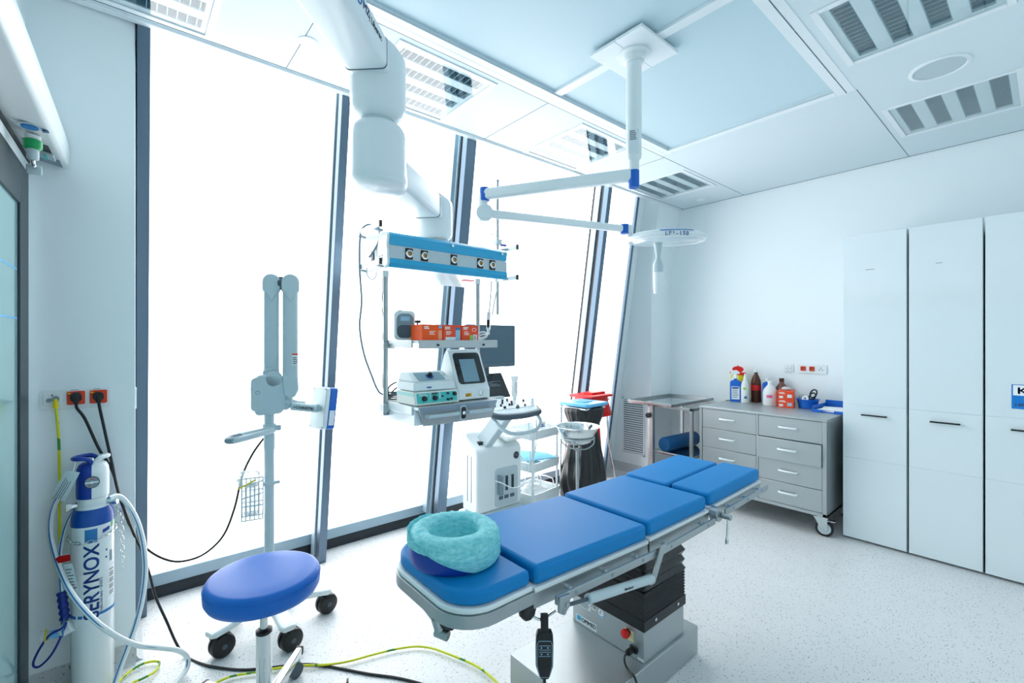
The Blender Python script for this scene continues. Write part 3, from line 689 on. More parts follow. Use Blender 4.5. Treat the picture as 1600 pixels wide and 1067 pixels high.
s = MB(); s.cyl((fx-.001, 1.342, .259), (fx-.0016, 1.342, .259), .003, seg=12); rows(s, (fx-.0012, 1.342, .25), (0,-1,0), UP, .018, .008, 2); s.build('printed_mark', 'ink', ot, smooth=False)
s = MB(); s.cyl((fx, 1.195, .235), (fx-.014, 1.195, .235), .014, seg=20); eb = s.build('stop_button', 'blk', ot)
s = MB(); s.lathe([(.012,-.002),(.019,.002),(.020,.010),(.017,.017),(.001,.020)], seg=24, T=Matrix.Translation((fx-.012, 1.195, .235)) @ Matrix.Rotation(R(-90), 4, 'Y')); s.build('button_cap', 'red', eb)
s = MB(); quad(s, (fx, 1.19, .225), (0,-1,0), UP, .05, .045); s.build('button_plate', mat('yellow_label', 'e6dfa8', .5), ot, smooth=False)
s = MB(); quad(s, (fx, 1.13, .148), (0,-1,0), UP, .03, .012); s.build('printed_plate', 'label', ot, smooth=False)
s = MB(); s.box(fx-.012, 1.145, .165, fx, 1.18, .19); s.build('mains_inlet', 'blk', ot, bev=.002)
pc = thing('power_cord', 'short black power cord plugged into the operating table pedestal', 'power cord', (fx-.01, 1.165, .175), world=True)
s = MB(); s.cyl((fx-.045, 1.165, .178), (fx-.0125, 1.165, .178), .0135, seg=16); s.build('plug', 'blk', pc, bev=.003)
s = MB(); s.tube([(fx-.044,1.165,.178),(fx-.065,1.165,.172),(fx-.075,1.155,.15),(fx-.085,1.13,.142),(fx-.10,1.09,.141),(fx-.105,1.07,.10),(fx-.11,1.05,.02),(fx-.12,.95,.006),(fx-.1,.7,.006)], .0045); s.build('cord', 'blk', pc)
# hand control hanging on the loop
hc = thing('hand_control', 'black hand control with keypad hanging under the head end of the operating table', 'remote control', (1.016, 1.04, .498), R(-40), world=False)
hc.scale = (1.1, 1.1, 1.1)
s = MB(); s.rings([[V((x*k, y, z)) for x, y in ((-.024,-.012),(.024,-.012),(.026,0),(.024,.012),(-.024,.012),(-.026,0))] for z, k in ((-.055,.42),(-.048,.62),(-.02,.98),(.04,1.0),(.068,.95),(.078,.8))]); hb = s.build('body', 'blk', hc, bev=.003)
s = MB(); s.tube([(-.013,-.0125,-.048),(.013,-.0125,-.048),(.0215,-.0125,-.015),(.0215,-.0125,.045),(.017,-.0125,.055),(-.017,-.0125,.055),(-.0215,-.0125,.045),(-.0215,-.0125,-.015)], .0008, seg=6, n=1, closed=True)
for z in (.036, .018):
    s.tube([(-.017,-.0125,z-.006),(.017,-.0125,z-.006),(.017,-.0125,z+.006),(-.017,-.0125,z+.006)], .0007, seg=6, n=1, closed=True)
    s.prism([(-.011,z-.003),(-.006,z),(-.011,z+.003)], 'y', -.0128, -.012); s.prism([(.011,z-.003),(.006,z),(.011,z+.003)], 'y', -.0128, -.012)
s.build('keypad_outline', 'ltblue', hb, smooth=False)
s = MB(); s.box(-.011, -.010, .075, .011, -.004, .122); s.box(-.011, -.010, .118, .011, .010, .124); s.box(-.011, .006, .10, .011, .010, .122); s.build('hook', 'blk', hc, bev=.002)
pts = [(0,0,-.055),(0,0,-.10),(.002,0,-.14)]+[(.004+.011*math.cos(t*.9), .011*math.sin(t*.9), -.145-.0022*t) for t in range(1, 60)]
s = MB(); s.tube(pts, .0028, seg=6, n=3); s.build('coiled_cord', 'blk', hc)
s = MB(); s.cyl((0,0,-.06), (0,0,-.09), .005, seg=12); s.build('strain_relief', 'blk', hc)

# ring head cushion and its disposable cover
RC = V((.838, 1.285, .787))
rg = thing('head_ring', 'deep blue ring shaped head cushion on the head end of the operating table', 'head cushion', RC)
prof = [(.088,.004),(.086,.02),(.084,.06),(.09,.088),(.105,.096),(.128,.094),(.140,.082),(.145,.05),(.145,.015),(.140,.002),(.11,.0),(.095,.0)]
s = MB(); seg = 44
s.rings([[V((math.cos(2*PI*k/seg)*r, math.sin(2*PI*k/seg)*r*1.0, z)) for r, z in prof] for k in range(seg)], cap=False, closed=True); s.build('ring_body', 'vinyl2', rg)
cv = thing('disposable_cover', 'crinkled turquoise disposable cap stretched over the blue ring cushion', 'disposable cover', RC)
M['capm'] = mat('turquoise_nonwoven', '4fc4c6', .6, bump=.12, bscale=260)
def capm():
    m = M['capm']; nt = m.node_tree; b = nt.nodes['Principled BSDF']
    n1 = nt.nodes.new('ShaderNodeTexNoise'); n1.inputs['Scale'].default_value = 11; n1.inputs['Detail'].default_value = 10; n1.inputs['Roughness'].default_value = .68; n1.inputs['Distortion'].default_value = .5
    cr = nt.nodes.new('ShaderNodeValToRGB'); cr.color_ramp.elements[0].position = .28; cr.color_ramp.elements[0].color = (*hexc('43bcc8'), 1); cr.color_ramp.elements[1].position = .72; cr.color_ramp.elements[1].color = (*hexc('a8ecf0'), 1)
    nt.links.new(n1.outputs['Fac'], cr.inputs[0]); nt.links.new(cr.outputs[0], b.inputs['Base Color'])
capm()
seg = 220; s = MB(); ringsv = []
for k in range(seg):
    t = 2*PI*k/seg; ct, sn = math.cos(t), math.sin(t)
    side = math.cos(t-R(-48))               # cover reaches furthest down on the right / near side
    low = .046-.042*max(-1, min(1, side*1.35+.12))
    ring = []
    pr = [(.006,.026),(.045,.022),(.075,.030),(.079,.060),(.083,.090),(.100,.103),(.128,.101),(.146,.088),(.152,.062),(.1525,max(low+.012,.012)),(.147,max(low,.003))]
    for j, (r, z) in enumerate(pr):
        tw_ = t+j*.10+.25*noise.noise(V((ct*2, sn*2, 7))); cw, sw_ = math.cos(tw_), math.sin(tw_); q1 = 1-2*abs(noise.noise(V((cw*6, sw_*6, j*.12)))); q2 = 1-2*abs(noise.noise(V((cw*13+5, sw_*13, j*.15)))); crk = .9*q1**3+.7*q2**3+.4*noise.noise(V((ct*5, sn*5, j*.4)))-.4
        amp = .0034 if 4 <= j <= 9 else .002
        if z > .095: amp = .0018
        rr = r+crk*amp*(1 if j else 0) ; zz = z+crk*(.0022 if 4 <= j <= 6 else .001)
        if j >= 8: zz = min(zz, z+.001)
        ring.append(V((ct*rr, sn*rr, max(zz, .003))))
    ringsv.append(ring)
m_ = len(pr); vs = [p for r in ringsv for p in r]; fs = []
for i in range(seg):
    for j in range(m_-1): fs.append((i*m_+j, ((i+1) % seg)*m_+j, ((i+1) % seg)*m_+j+1, i*m_+j+1))
s._add(vs, fs); s._add([ringsv[i][0] for i in range(seg)], [tuple(range(seg))])
s.build('cover_sheet', 'capm', cv, ang=80)
# ================================================================= CEILING PENDANT WITH EQUIPMENT CONSOLE
pn = thing('equipment_pendant', 'thick white double-arm ceiling pendant carrying the blue equipment console and two shelves', 'ceiling pendant', (.22, 1.28, CZ), world=True)
A, B, K = V((.22, 1.28, 2.70)), V((.857, 1.92, 2.70)), V((1.425, 2.40, 0))
M['pend'] = mat('pendant_lacquer', 'e2ecf0', .3, coat=.2)
s = MB(); s.cyl((A.x, A.y, 2.62), (A.x, A.y, 2.97), .14, seg=40); s.cyl((A.x, A.y, 2.955), (A.x, A.y, CZ-.001), .24, seg=48); s.build('ceiling_flange', 'pend', pn, bev=.004)
def boxarm(p, q, w, za, zb, ra=0., name='arm'):
    p, q = V(p), V(q); d = (q-p).normalized(); n = V((-d.y, d.x, 0)); s = MB()
    a, b = p, q
    prof = rrect(w, zb-za, .022, 4, 0, (za+zb)/2)
    s.rings([[c.to_2d().to_3d()+n*u+UP*(v) for u, v in prof] for c in (a, b)]); return s
def elbow(c, r, z0, z1, dirv, name, hood=True, flip=False):
    """rounded joint housing: upright drum whose one end swells towards the arm"""
    s = MB(); d = V(dirv).normalized(); n = V((-d.y, d.x, 0)); rs = []; N = 40
    L = z1-z0
    for i in range(15):
        u = i/14; z = z0+L*u
        t = u if not flip else 1-u
        # t=0: neck end, t=1: arm end
        k = (.62+.38*min(1, t/.16)**.5) if t < .16 else 1.
        e = max(0, (t-.35)/.65); e = e*e*(3-2*e)
        top = 1-.0*t
        if t > .82: k *= (1-.62*((t-.82)/.18)**2)**.5
        ring = []
        for q in range(N):
            a = 2*PI*q/N; x, y = math.cos(a), math.sin(a)
            X = x*r*k; Y = y*r*k
            if x > 0: X += x*e*r*.55
            # squarer towards the arm
            Y *= 1+.0*e
            ring.append(V((c[0], c[1], 0))+d*X+n*Y+UP*z)
        rs.append(ring)
    s.rings(rs); return s.build(name, 'pend', pn, ang=50)
d1 = (A-B).to_2d().to_3d().normalized()
boxarm(A, B+d1*.10, .175, 2.615, 2.745).build('arm', 'pend', pn, ang=50)
s = MB(); s.prism([(.0,0)], 'x', 0, 0) if False else None
j1 = elbow((B.x, B.y), .118, 2.462, 2.775, d1, 'elbow')
elbow((B.x, B.y), .118, 2.16, 2.452, K.to_2d().to_3d()-B.to_2d().to_3d(), 'elbow', flip=True)
s = MB(); s.cyl((B.x, B.y, 2.44), (B.x, B.y, 2.475), .071, seg=36); s.build('swivel_collar', 'greyp', pn)
d2 = (K-B).to_2d().to_3d().normalized()
boxarm(V((B.x, B.y, 0))+d2*.08, V((K.x, K.y, 0))-d2*.05, .155, 2.205, 2.345).build('arm', 'pend', pn, ang=50)
elbow((K.x, K.y), .108, 2.09, 2.36, -d2, 'elbow')
s = MB(); s.cyl((K.x, K.y, 2.05), (K.x, K.y, 2.095), .085, seg=36); s.build('swivel_collar', 'greyp', pn)
# dark seam rings where the arms enter the elbows
for c, dd, w, za, zb in ((V((B.x, B.y, 0))+d1*.135, d1, .178, 2.612, 2.748), (V((K.x, K.y, 0))-d2*.125, d2, .158, 2.202, 2.348)):
    n = V((-dd.y, dd.x, 0)); s = MB(); pr = rrect(w, zb-za, .022, 4, 0, (za+zb)/2)
    s.rings([[c+dd*e+n*u+UP*v for u, v in pr] for e in (-.0015, .0015)]); s.build('seam_ring', 'seam', pn)
# logo on the right face of the upper arm (faces +x-y)
n1 = V((.7087, -.7055, 0)); ax = -d1
def onarm(t, z): return V((A.x, A.y, 0))+ax*t+n1*.0882+UP*z
q = onarm(.49, 2.70); s = MB(); s.torus(q, .021, .003, n1, 28, 6); s.tube([q+ax*(-.011)-UP*.008, q-ax*.004+UP*.012, q+ax*.004-UP*.004, q+ax*.011+UP*.01], .0022, n=1, seg=6); s.build('logo', 'ink2', pn)
text(pn, 'lettering', 'MZ', .042, onarm(.555, 2.70), ax, UP, 'ink'); text(pn, 'lettering', '| Liberec', .036, onarm(.645, 2.695), ax, UP, 'dgrey')
# console
X0, X1, Y0, Y1, Z0, Z1 = 1.03, 1.82, 2.20, 2.60, 1.882, 2.062
cs = bpy.data.objects  # console profile (y, z), curved front
pro = [(Y0+.012, Z0), (Y0-.004, Z0+.018), (Y0, Z0+.05), (Y0, Z0+.085), (Y0+.006, Z0+.11), (Y0+.003, Z0+.13), (Y0-.004, Z1-.02), (Y0+.02, Z1), (Y1, Z1+.02), (Y1, Z0-.02)]
MB().prism(pro, 'x', X0, X1).build('console_housing', 'whitem', pn, bev=.003)
MB().prism([(y-.004 if y < Y0+.1 else y, z) for y, z in [(Y0+.03, Z0+.13)]+pro[4:8]+[(Y0+.04, Z1-.003)]][1:], 'x', X0+.012, X1+.002).build('upper_fascia', 'cblue', pn, bev=.002)
MB().prism([(Y0+.03, Z0-.001), (Y0+.010, Z0-.003), (Y0-.008, Z0+.018), (Y0-.004, Z0+.043), (Y0+.03, Z0+.043)], 'x', X0+.012, X1+.002).build('lower_fascia', 'cblue', pn, bev=.002)
MB().box(X0+.01, Y0-.002, Z0+.045, X1+.001, Y0+.02, Z0+.105).build('outlet_band', 'greyp', pn)
for px_ in (639, 663, 709, 750, 769):
    p = at(px_, 408, Y=Y0-.003); x, z = p.x, Z0+.075
    MB().box(x-.021, Y0-.006, z-.029, x+.021, Y0, z+.029).build('gas_outlet', 'blk', pn)
    g = LAST[0]
    s = MB(); s.lathe([(.021,0),(.0205,.006),(.012,.008),(.0115,.002)], seg=24, cap=False, T=Matrix.Translation((x, Y0-.006, z)) @ Matrix.Rotation(R(90), 4, 'X')); s.build('outlet_ring', 'chrome', g)
    s = MB(); s.cyl((x, Y0-.0065, z), (x, Y0-.010, z), .0095, seg=18); s.build('outlet_core', 'gold', g)
for px_, py_ in ((707, 384), (784, 397)):
    p = at(px_, py_, Y=Y0-.008); s = MB(); s.cyl(p, p-V((0,.006,0)), .008, seg=14); s.build('screw', 'chrome', pn)
s = MB()
for i in range(3):
    for j in range(2): s.box(X0-.0006, Y0+.05+.03*j, Z0+.035+.012*i, X0+.001, Y0+.068+.03*j, Z0+.039+.012*i)
s.build('vent_slot', 'blk', pn, smooth=False)
s = MB(); s.box(X0-.006, Y0+.16, Z0+.03, X0, Y0+.19, Z0+.10); s.build('rocker_switch', 'dgrey', pn, bev=.002)
MB().box(1.55, Y0+.06, Z0-.024, 1.62, Y0+.10, Z0-.019).build('red_marker', 'red2', pn)
# end rails
for e, X in ((-1, X0), (1, X1)):
    for z in (Z1+.02, Z0+.012):
        s = MB(); xx = X+e*.055; s.box(xx-.005, Y0-.04, z-.0125, xx+.005, Y1-.05, z+.0125); r = s.build('end_rail', 'whitem', pn, bev=.001)
        for y in (Y0+.06, Y1-.12): s = MB(); s.bar((X, y, z-.01), (xx, y, z), .03, .008); s.build('rail_bracket', 'grey', r)
        s = MB(); s.box(xx-.007, Y0-.046, z-.016, xx+.007, Y0-.036, z+.016); s.build('rail_cap', 'blk', r)
# poles and shelves
for x, y, zb in ((1.05, 2.262, 1.13), (1.60, 2.20, 1.43)):
    s = MB(); s.cyl((x, y, zb), (x, y, Z0-.018), .0125, seg=24); s.build('pole', 'steel', pn)
    s = MB(); s.cyl((x, y, Z0-.05), (x, y, Z0-.0185), .016, seg=24); s.build('pole_collar', 'white', pn)
s = MB(); s.cyl((1.60,2.20,1.405), (1.60,2.20,1.432), .017, .014, seg=18); s.build('pole_cap', 'red2', pn)
s = MB(); s.cyl((1.05,2.262,1.11), (1.05,2.262,1.135), .015, seg=18); s.build('pole_cap', 'steel', pn)
sx0, sx1, sy0, sy1 = 1.062, 1.565, 1.935, 2.43
pl = [(sx0, sy1), (sx0, sy0), (sx1-.03, sy0), (sx1, sy0+.05), (sx1, sy1)]
# upper shelf
MB().prism(pl, 'z', 1.487, 1.5).build('shelf', 'whitem', pn, bev=.002)
MB().box(sx0, sy0-.006, 1.462, sx1-.03, sy0, 1.502).build('shelf_rail', 'steelv', pn, bev=.003)
rr = LAST[0]
s = MB()
for x in (1.165, 1.44): s.cyl((x, sy0-.012, 1.478), (x, sy0-.005, 1.478), .006, seg=14)
s.build('rail_stop', 'blk', rr)
MB().box(sx0-.008, sy0+.05, 1.465, sx0, sy1, 1.502).build('shelf_rail', 'steelv', pn, bev=.003)
MB().box(sx0-.035, 2.235, 1.458, sx0+.03, 2.29, 1.486).build('shelf_clamp', 'steelv', pn, bev=.003)
MB().box(1.575, 2.17, 1.458, 1.625, 2.23, 1.498).build('shelf_clamp', 'steelv', pn, bev=.003)
# lower shelf with drawer fronts
MB().prism(pl, 'z', 1.168, 1.182).build('shelf', 'whitem', pn, bev=.002)
MB().box(sx0-.008, sy0+.05, 1.14, sx0, sy1, 1.183).build('shelf_rail', 'whitem', pn, bev=.003)
MB().box(sx0-.035, 2.235, 1.128, sx0+.03, 2.29, 1.17).build('shelf_clamp', 'steelv', pn, bev=.004)
MB().box(sx0, 1.97, 1.09, sx1-.04, sy1-.03, 1.166).build('drawer', 'whitem', pn, bev=.004)
s = MB(); s.hexa([(1.105,1.962,1.085),(sx1-.045,1.962,1.085),(sx1-.045,1.97,1.085),(1.105,1.97,1.085),(1.062,1.93,1.183),(sx1-.03,1.93,1.183),(sx1-.03,1.94,1.183),(1.062,1.94,1.183)]); df = s.build('drawer_front', 'steelv', pn, bev=.002)
for a, b in ((1.11, 1.285), (1.345, 1.49)):
    s = MB(); s.tube([(a, 1.945, 1.14), (a, 1.925, 1.135), (b, 1.925, 1.135), (b, 1.945, 1.14)], .009, n=1, seg=10); s.build('drawer_handle', 'greyp', df)
s = MB(); s.prism(rrect(.036, .075, .012, cx=1.315, cy=1.135), 'y', 1.93, 1.945); lp = s.build('lock_plate', 'greyp', df)
s = MB(); s.prism(rrect(.026, .06, .01, cx=1.315, cy=1.135), 'y', 1.927, 1.931); s.build('lock_face', 'blk', df)
s = MB(); s.cyl((1.315,1.9268,1.135), (1.315,1.925,1.135), .009, seg=16); s.build('lock_cylinder', 'chrome', df)
# rear accessory rail box and knob, behind the cartons
MB().box(1.28, 2.34, 1.50, 1.60, 2.40, 1.575).build('rear_box', 'greyp', pn, bev=.003)
s = MB(); s.lathe([(.005,1.575),(.005,1.60),(.02,1.60),(.02,1.615),(.001,1.618)], (1.29, 2.36, 0), seg=10); s.build('knob', 'blk', pn)

# drip pole on the console
iv = thing('drip_pole', 'thin steel drip pole with looped hooks clipped to the right end of the blue console', 'drip pole', (1.885, 2.37, 1.67), world=True)
s = MB(); s.cyl((1.885,2.37,1.67), (1.885,2.37,2.50), .0105, seg=16); s.cyl((1.885,2.37,2.44), (1.885,2.37,2.555), .008, seg=14); s.cyl((1.885,2.37,2.55), (1.885,2.37,2.558), .012, seg=14); s.build('pole', 'steel', iv)
MB().box(1.865, 2.35, 2.13, 1.905, 2.39, 2.165).build('clamp', 'greyp', iv, bev=.004)
s = MB(); s.cyl((1.90,2.36,2.13), (1.935,2.34,2.128), .007, seg=10); s.build('clamp_lever', 'blue2', iv)
for zc, n_, ph in ((2.19, 4, .4), (2.27, 2, 1.2)):
    for k in range(n_):
        a = ph+2*PI*k/n_; d = V((math.cos(a), math.sin(a), 0)); c = V((1.885, 2.37, zc)); e = V((-d.y, d.x, 0))
        s = MB(); s.tube([c+d*.012, c+d*.05-UP*.005, c+d*.085+e*.018-UP*.012, c+d*.105+UP*0, c+d*.085-e*.018+UP*.008, c+d*.06-UP*.012, c+d*.055-UP*.035, c+d*.075-UP*.045, c+d*.085-UP*.025], .0026, seg=6); s.build('hook', 'chrome', iv)
s = MB(); s.tube([(1.87,2.36,2.2),(1.87,2.36,2.38)], .002); s.tube([(1.90,2.36,2.2),(1.90,2.36,2.38)], .002); s.build('hook_guide', 'chrome', iv)
# hoses at the left end of the console
def cable(name, label, cat, pts, r, m, group=None, n=8, seg=8):
    s = MB(); s.tube(pts, r, seg=seg, n=n); o = s.build(name, m, None); 
    return tag(o, label, cat, group)
hs = [at(*a) for a in ((588, 352, None, None, None, 2.45), (572, 352, None, None, None, 2.46), (563, 368, None, None, None, 2.46), (562, 420, None, None, None, 2.45), (565, 470, None, None, None, 2.42), (562, 510, None, None, None, 2.4), (568, 550, None, None, None, 2.4), (580, 585, None, None, None, 2.42), (592, 612, None, None, None, 2.46), (606, 618, None, None, None, 2.5))]
cable('grey_hose', 'grey hose drooping from the console end rail down to the lower shelf', 'hose', hs, .0055, 'grey')
hs = [at(a, b, d=c) for a, b, c in ((592, 350, 2.43), (592, 375, 2.43), (584, 392, 2.45), (577, 402, 2.46))]
cable('grey_hose', 'short grey hose curving over the left end of the blue console', 'hose', hs, .005, 'grey')
hs = [at(a, b, d=c) for a, b, c in ((599, 418, 2.5), (598, 455, 2.5), (597, 480, 2.5), (600, 505, 2.5), (598, 530, 2.45), (600, 560, 2.45), (598, 600, 2.5), (602, 617, 2.5))]
cable('black_wire', 'thin black wire running down beside the left pole of the console', 'cable', hs, .003, 'blk')
hs = [at(a, b, d=c) for a, b, c in ((573, 418, 2.5), (574, 430, 2.5), (582, 437, 2.5), (588, 430, 2.52), (586, 424, 2.55))]
cable('white_wire', 'thin white wire looped under the left rail of the console', 'cable', hs, .003, 'greyp')
hs = [at(a, b, d=c) for a, b, c in ((575, 418, 2.4), (598, 645, 2.4), (606, 647, 2.42), (613, 642, 2.45), (615, 632, 2.5))][1:]
cable('grey_wire', 'thin wire loop hanging below the lower shelf of the console', 'cable', hs, .0022, 'print')
cl = thing('cable_coil', 'coiled black cables lying on the left of the lower shelf', 'cable coil', (1.12, 2.30, 1.183), world=True)
s = MB()
for i in range(4):
    s.torus((1.125+.004*i, 2.305, 1.189+.0095*i), .042+.004*(i % 2), .0042, (.05*(i-1.5), .04, 1), 32, 6)
s.build('coil', 'dgrey', cl)
s = MB(); s.tube([(1.085,2.30,1.2),(1.07,2.27,1.25),(1.085,2.24,1.275),(1.10,2.235,1.28)], .0042); s.tube([(1.10,2.30,1.22),(1.12,2.27,1.25),(1.15,2.26,1.258)], .0042); s.build('loose_end', 'blk', cl)
# hanging white double-rod holder at the right end
hh = thing('hanging_holder', 'slim white clamp holder hanging on two rods from the right end of the console', 'holder', (1.78, 2.22, 1.88), world=True)
pA = [at(a, b, d=2.75) for a, b in ((768, 440), (766, 470), (764, 490))]; pB = [at(a, b, d=2.75) for a, b in ((778, 440), (779, 447), (775, 460), (769, 492))]
s = MB(); s.tube(pA, .004); s.tube(pB, .004); s.build('rod', 'greyp', hh)
a, b = at(764, 490, d=2.75), at(763, 523, d=2.75); s = MB(); s.bar(a+UP*.01, b+UP*.03, .036, .02, V((.7,-.7,0))); s.bar(b+UP*.03, b, .014, .014); s.build('clamp_body', 'white', hh, bev=.004)
a = at(763, 505, d=2.73); s = MB(); s.bar(a+UP*.02, a-UP*.025, .012, .014, V((.7,-.7,0))); s.build('slot', 'blk', hh)

# equipment on the shelves
rd = thing('radio', 'small white radio with dark round front on the upper console shelf', 'radio', (1.115, 2.18, 1.5005), R(-24))
MB().prism(rrect(.104, .15, .022, 6, 0, .077), 'y', -.04, .04).build('body', 'white', rd, bev=.006)
MB().prism(rrect(.084, .125, .03, 6, .002, .075), 'y', -.0425, -.0395).build('front', 'grey', rd)
s = MB(); s.prism(rrect(.078, .066, .024, 6, .002, .046), 'y', -.0445, -.042); s.build('speaker_grille', 'dgrey', rd)
MB().box(-.02, -.0445, .10, .025, -.0424, .122).build('display', 'ltblue', rd)
s = MB(); s.cyl((-.02, 0, .152), (-.02, 0, .157), .012, seg=18); s.build('tuning_knob', 'blk', rd)
text(rd, 'lettering', 'Radio', .011, (.0, -.0432, .089), (1,0,0), UP, 'paper') if False else None
def carton(name, label, x0, x1, m, kind, y0=1.995, dep=.115):
    k = thing(name, label, 'box', ((x0+x1)/2, y0+dep/2, 1.5005)); w = (x1-x0)/2-.0008; h = .079
    MB().box(-w, -dep/2, 0, w, dep/2, h).build('carton', m, k, bev=.0015)
    y = -dep/2; s = MB()
    rows(s, (-w*.45, y, h*.80), (1,0,0), UP, w*.7, .016, 2, .6); rows(s, (-w*.35 if kind else w*.05, y, h*.48), (1,0,0), UP, w*.7, .022, 3, .4); s.build('print_line', 'paper', k, smooth=False)
    if kind == 0:
        s = MB(); quad(s, (w*.78, y, h*.86), (1,0,0), UP, w*.3, .014); s.build('blue_mark', 'sky', k, smooth=False)
        s = MB(); quad(s, (w*.75, y, h*.35), (1,0,0), UP, w*.35, .045); s.build('pale_panel', mat('pale_orange_print', 'f9a27e', .6), k, smooth=False)
    if kind == 1:
        s = MB(); quad(s, (w*.62, y, h*.42), (1,0,0), UP, w*.5, .062); s.build('pale_panel', 'ltblue', k, smooth=False)
        s = MB(); quad(s, (w*.62, y-.0006, h*.76), (1,0,0), UP, w*.5, .014); s.build('blue_mark', 'ink2', k, smooth=False)
        s = MB(); quad(s, (-w*.2, y, h*.12), (1,0,0), UP, w*1.1, .016); s.build('pale_panel', 'label', k, smooth=False)
    if kind == 2:
        s = MB(); quad(s, (w*.12, y, h*.18), (1,0,0), UP, w*.3, .028); s.build('green_mark', 'lime', k, smooth=False)
        s = MB(); quad(s, (w*.6, y, h*.2), (1,0,0), UP, w*.5, .03); s.build('pale_panel', 'label', k, smooth=False)
        s = MB(); rows(s, (w*.6, y-.0006, h*.2), (1,0,0), UP, w*.3, .02, 4); s.build('printed_mark', 'print', k, smooth=False)
        s = MB(); s.torus((w*.5, y-.0004, h*.72), .008, .0012, (0,1,0), 16, 5, ex=1.6); s.build('hand_mark', 'paper', k)
    return k
carton('glove_carton', 'orange glove carton, leftmost of three on the upper console shelf', 1.115, 1.233, 'card2', 0)
carton('glove_carton', 'red-orange glove carton with pale blue panel, middle of three on the upper console shelf', 1.235, 1.345, 'card', 1)
carton('glove_carton', 'red-orange glove carton with green square, rightmost of three on the upper console shelf', 1.347, 1.455, 'card', 2)
cl = thing('round_dish', 'small white coiled item beside the right end of the orange cartons', 'coil', (1.50, 2.02, 1.5005), world=False)
s = MB(); s.torus((0,0,.02), .028, .004, (0,.6,1), 28, 6); s.torus((0,.004,.03), .026, .004, (0.2,.8,1), 28, 6); s.build('tube_coil', 'white', cl)
# electrosurgical unit (mint panel) and the white unit stacked on it
e1 = thing('surgical_unit', 'cream electrosurgical unit with mint green control panel on the lower console shelf', 'medical device', (1.187, 2.06, 1.1835), world=False)
s = MB(); s.hexa([(-.125,-.095,.004),(.125,-.095,.004),(.125,.10,.004),(-.125,.10,.004),(-.125,-.082,.068),(.125,-.082,.068),(.125,.10,.068),(-.125,.10,.068)]); s.build('housing', mat('cream_enamel', 'e6ebe4', .35), e1, bev=.003)
yf = lambda z: -.095+.013*(z-.004)/.064-.0005
s = MB(); s.hexa([(-.113,yf(.012),.012),(.115,yf(.012),.012),(.115,yf(.012)+.003,.012),(-.113,yf(.012)+.003,.012),(-.113,yf(.06)-.0008,.06),(.115,yf(.06)-.0008,.06),(.115,yf(.06)+.003,.06),(-.113,yf(.06)+.003,.06)]); s.build('control_panel', 'teal', e1, smooth=False)
s = MB()
for x in (-.041, .012): s.box(x, yf(.036)-.0016, .013, x+.004, yf(.036)+.001, .059)
rows(s, (-.075, yf(.05)-.0007, .052), (1,0,0), V((0,.2,1)), .05, .01, 2); s.build('panel_divider', 'white', e1, smooth=False)
for x, z, r in ((-.073, .034, .013), (-.015, .034, .013), (.10, .047, .010), (.06, .052, .0055), (.058, .022, .0055), (.078, .024, .0055), (.028, .04, .004)):
    s = MB(); s.cyl((x, yf(z)-.001, z), (x, yf(z)-.013, z), r, r*.85, seg=20); s.build('dial', 'blk', e1)
MB().box(-.03, yf(.055)-.002, .050, .002, yf(.055)+.001, .060).build('display', mat('green_display', '1f5a52', .3), e1)
MB().box(-.1256, -.08, .046, -.1249, .098, .062).build('side_stripe', 'mint', e1)
for x in (-.1, .1):
    for y in (-.07, .08): s = MB(); s.cyl((x, y, .0), (x, y, .005), .01, seg=12); s.build('foot', 'blk', e1)
e2 = thing('surgical_unit', 'rounded white unit with a dark dial, stacked on the mint panelled device', 'medical device', (1.183, 2.065, 1.2525), world=False)
s = MB(); s.hexa([(-.122,-.090,.002),(.118,-.090,.002),(.118,.10,.002),(-.122,.10,.002),(-.116,-.082,.045),(.112,-.082,.045),(.112,.098,.045),(-.116,.098,.045)])
s.hexa([(-.116,-.082,.045),(.112,-.082,.045),(.112,.098,.045),(-.116,.098,.045),(-.105,.0,.088),(.10,.0,.088),(.10,.085,.09),(-.105,.085,.09)]); s.build('housing', 'white', e2, bev=.008, seg=3)
sd = V((0, .082, .043)).normalized(); sn = V((0, -sd.z, sd.y)); c0 = V((-.01, -.041, .0665))
s = MB(); quad(s, c0+sn*.001, (1,0,0), sd, .15, .072, .0015); s.build('sloping_panel', 'scr2', e2, smooth=False)
s = MB(); s.cyl(c0+sn*.002, c0+sn*.006, .020, seg=24); s.build('dial_ring', 'ink', e2); s = MB(); s.cyl(c0+sn*.005, c0+sn*.022, .012, .010, seg=18); s.build('dial', 'blk', e2)
s = MB(); q = c0+V((.088,0,0))+sd*.01; s.cyl(q, q+sn*.003, .008, seg=18); s.build('button', 'greyp', e2)
s = MB(); rows(s, V((-.035,-.0885,.018)), (1,0,0), V((0,.2,1)), .035, .008, 1, .8, .002); s.build('maker_mark', 'ink', e2, smooth=False)
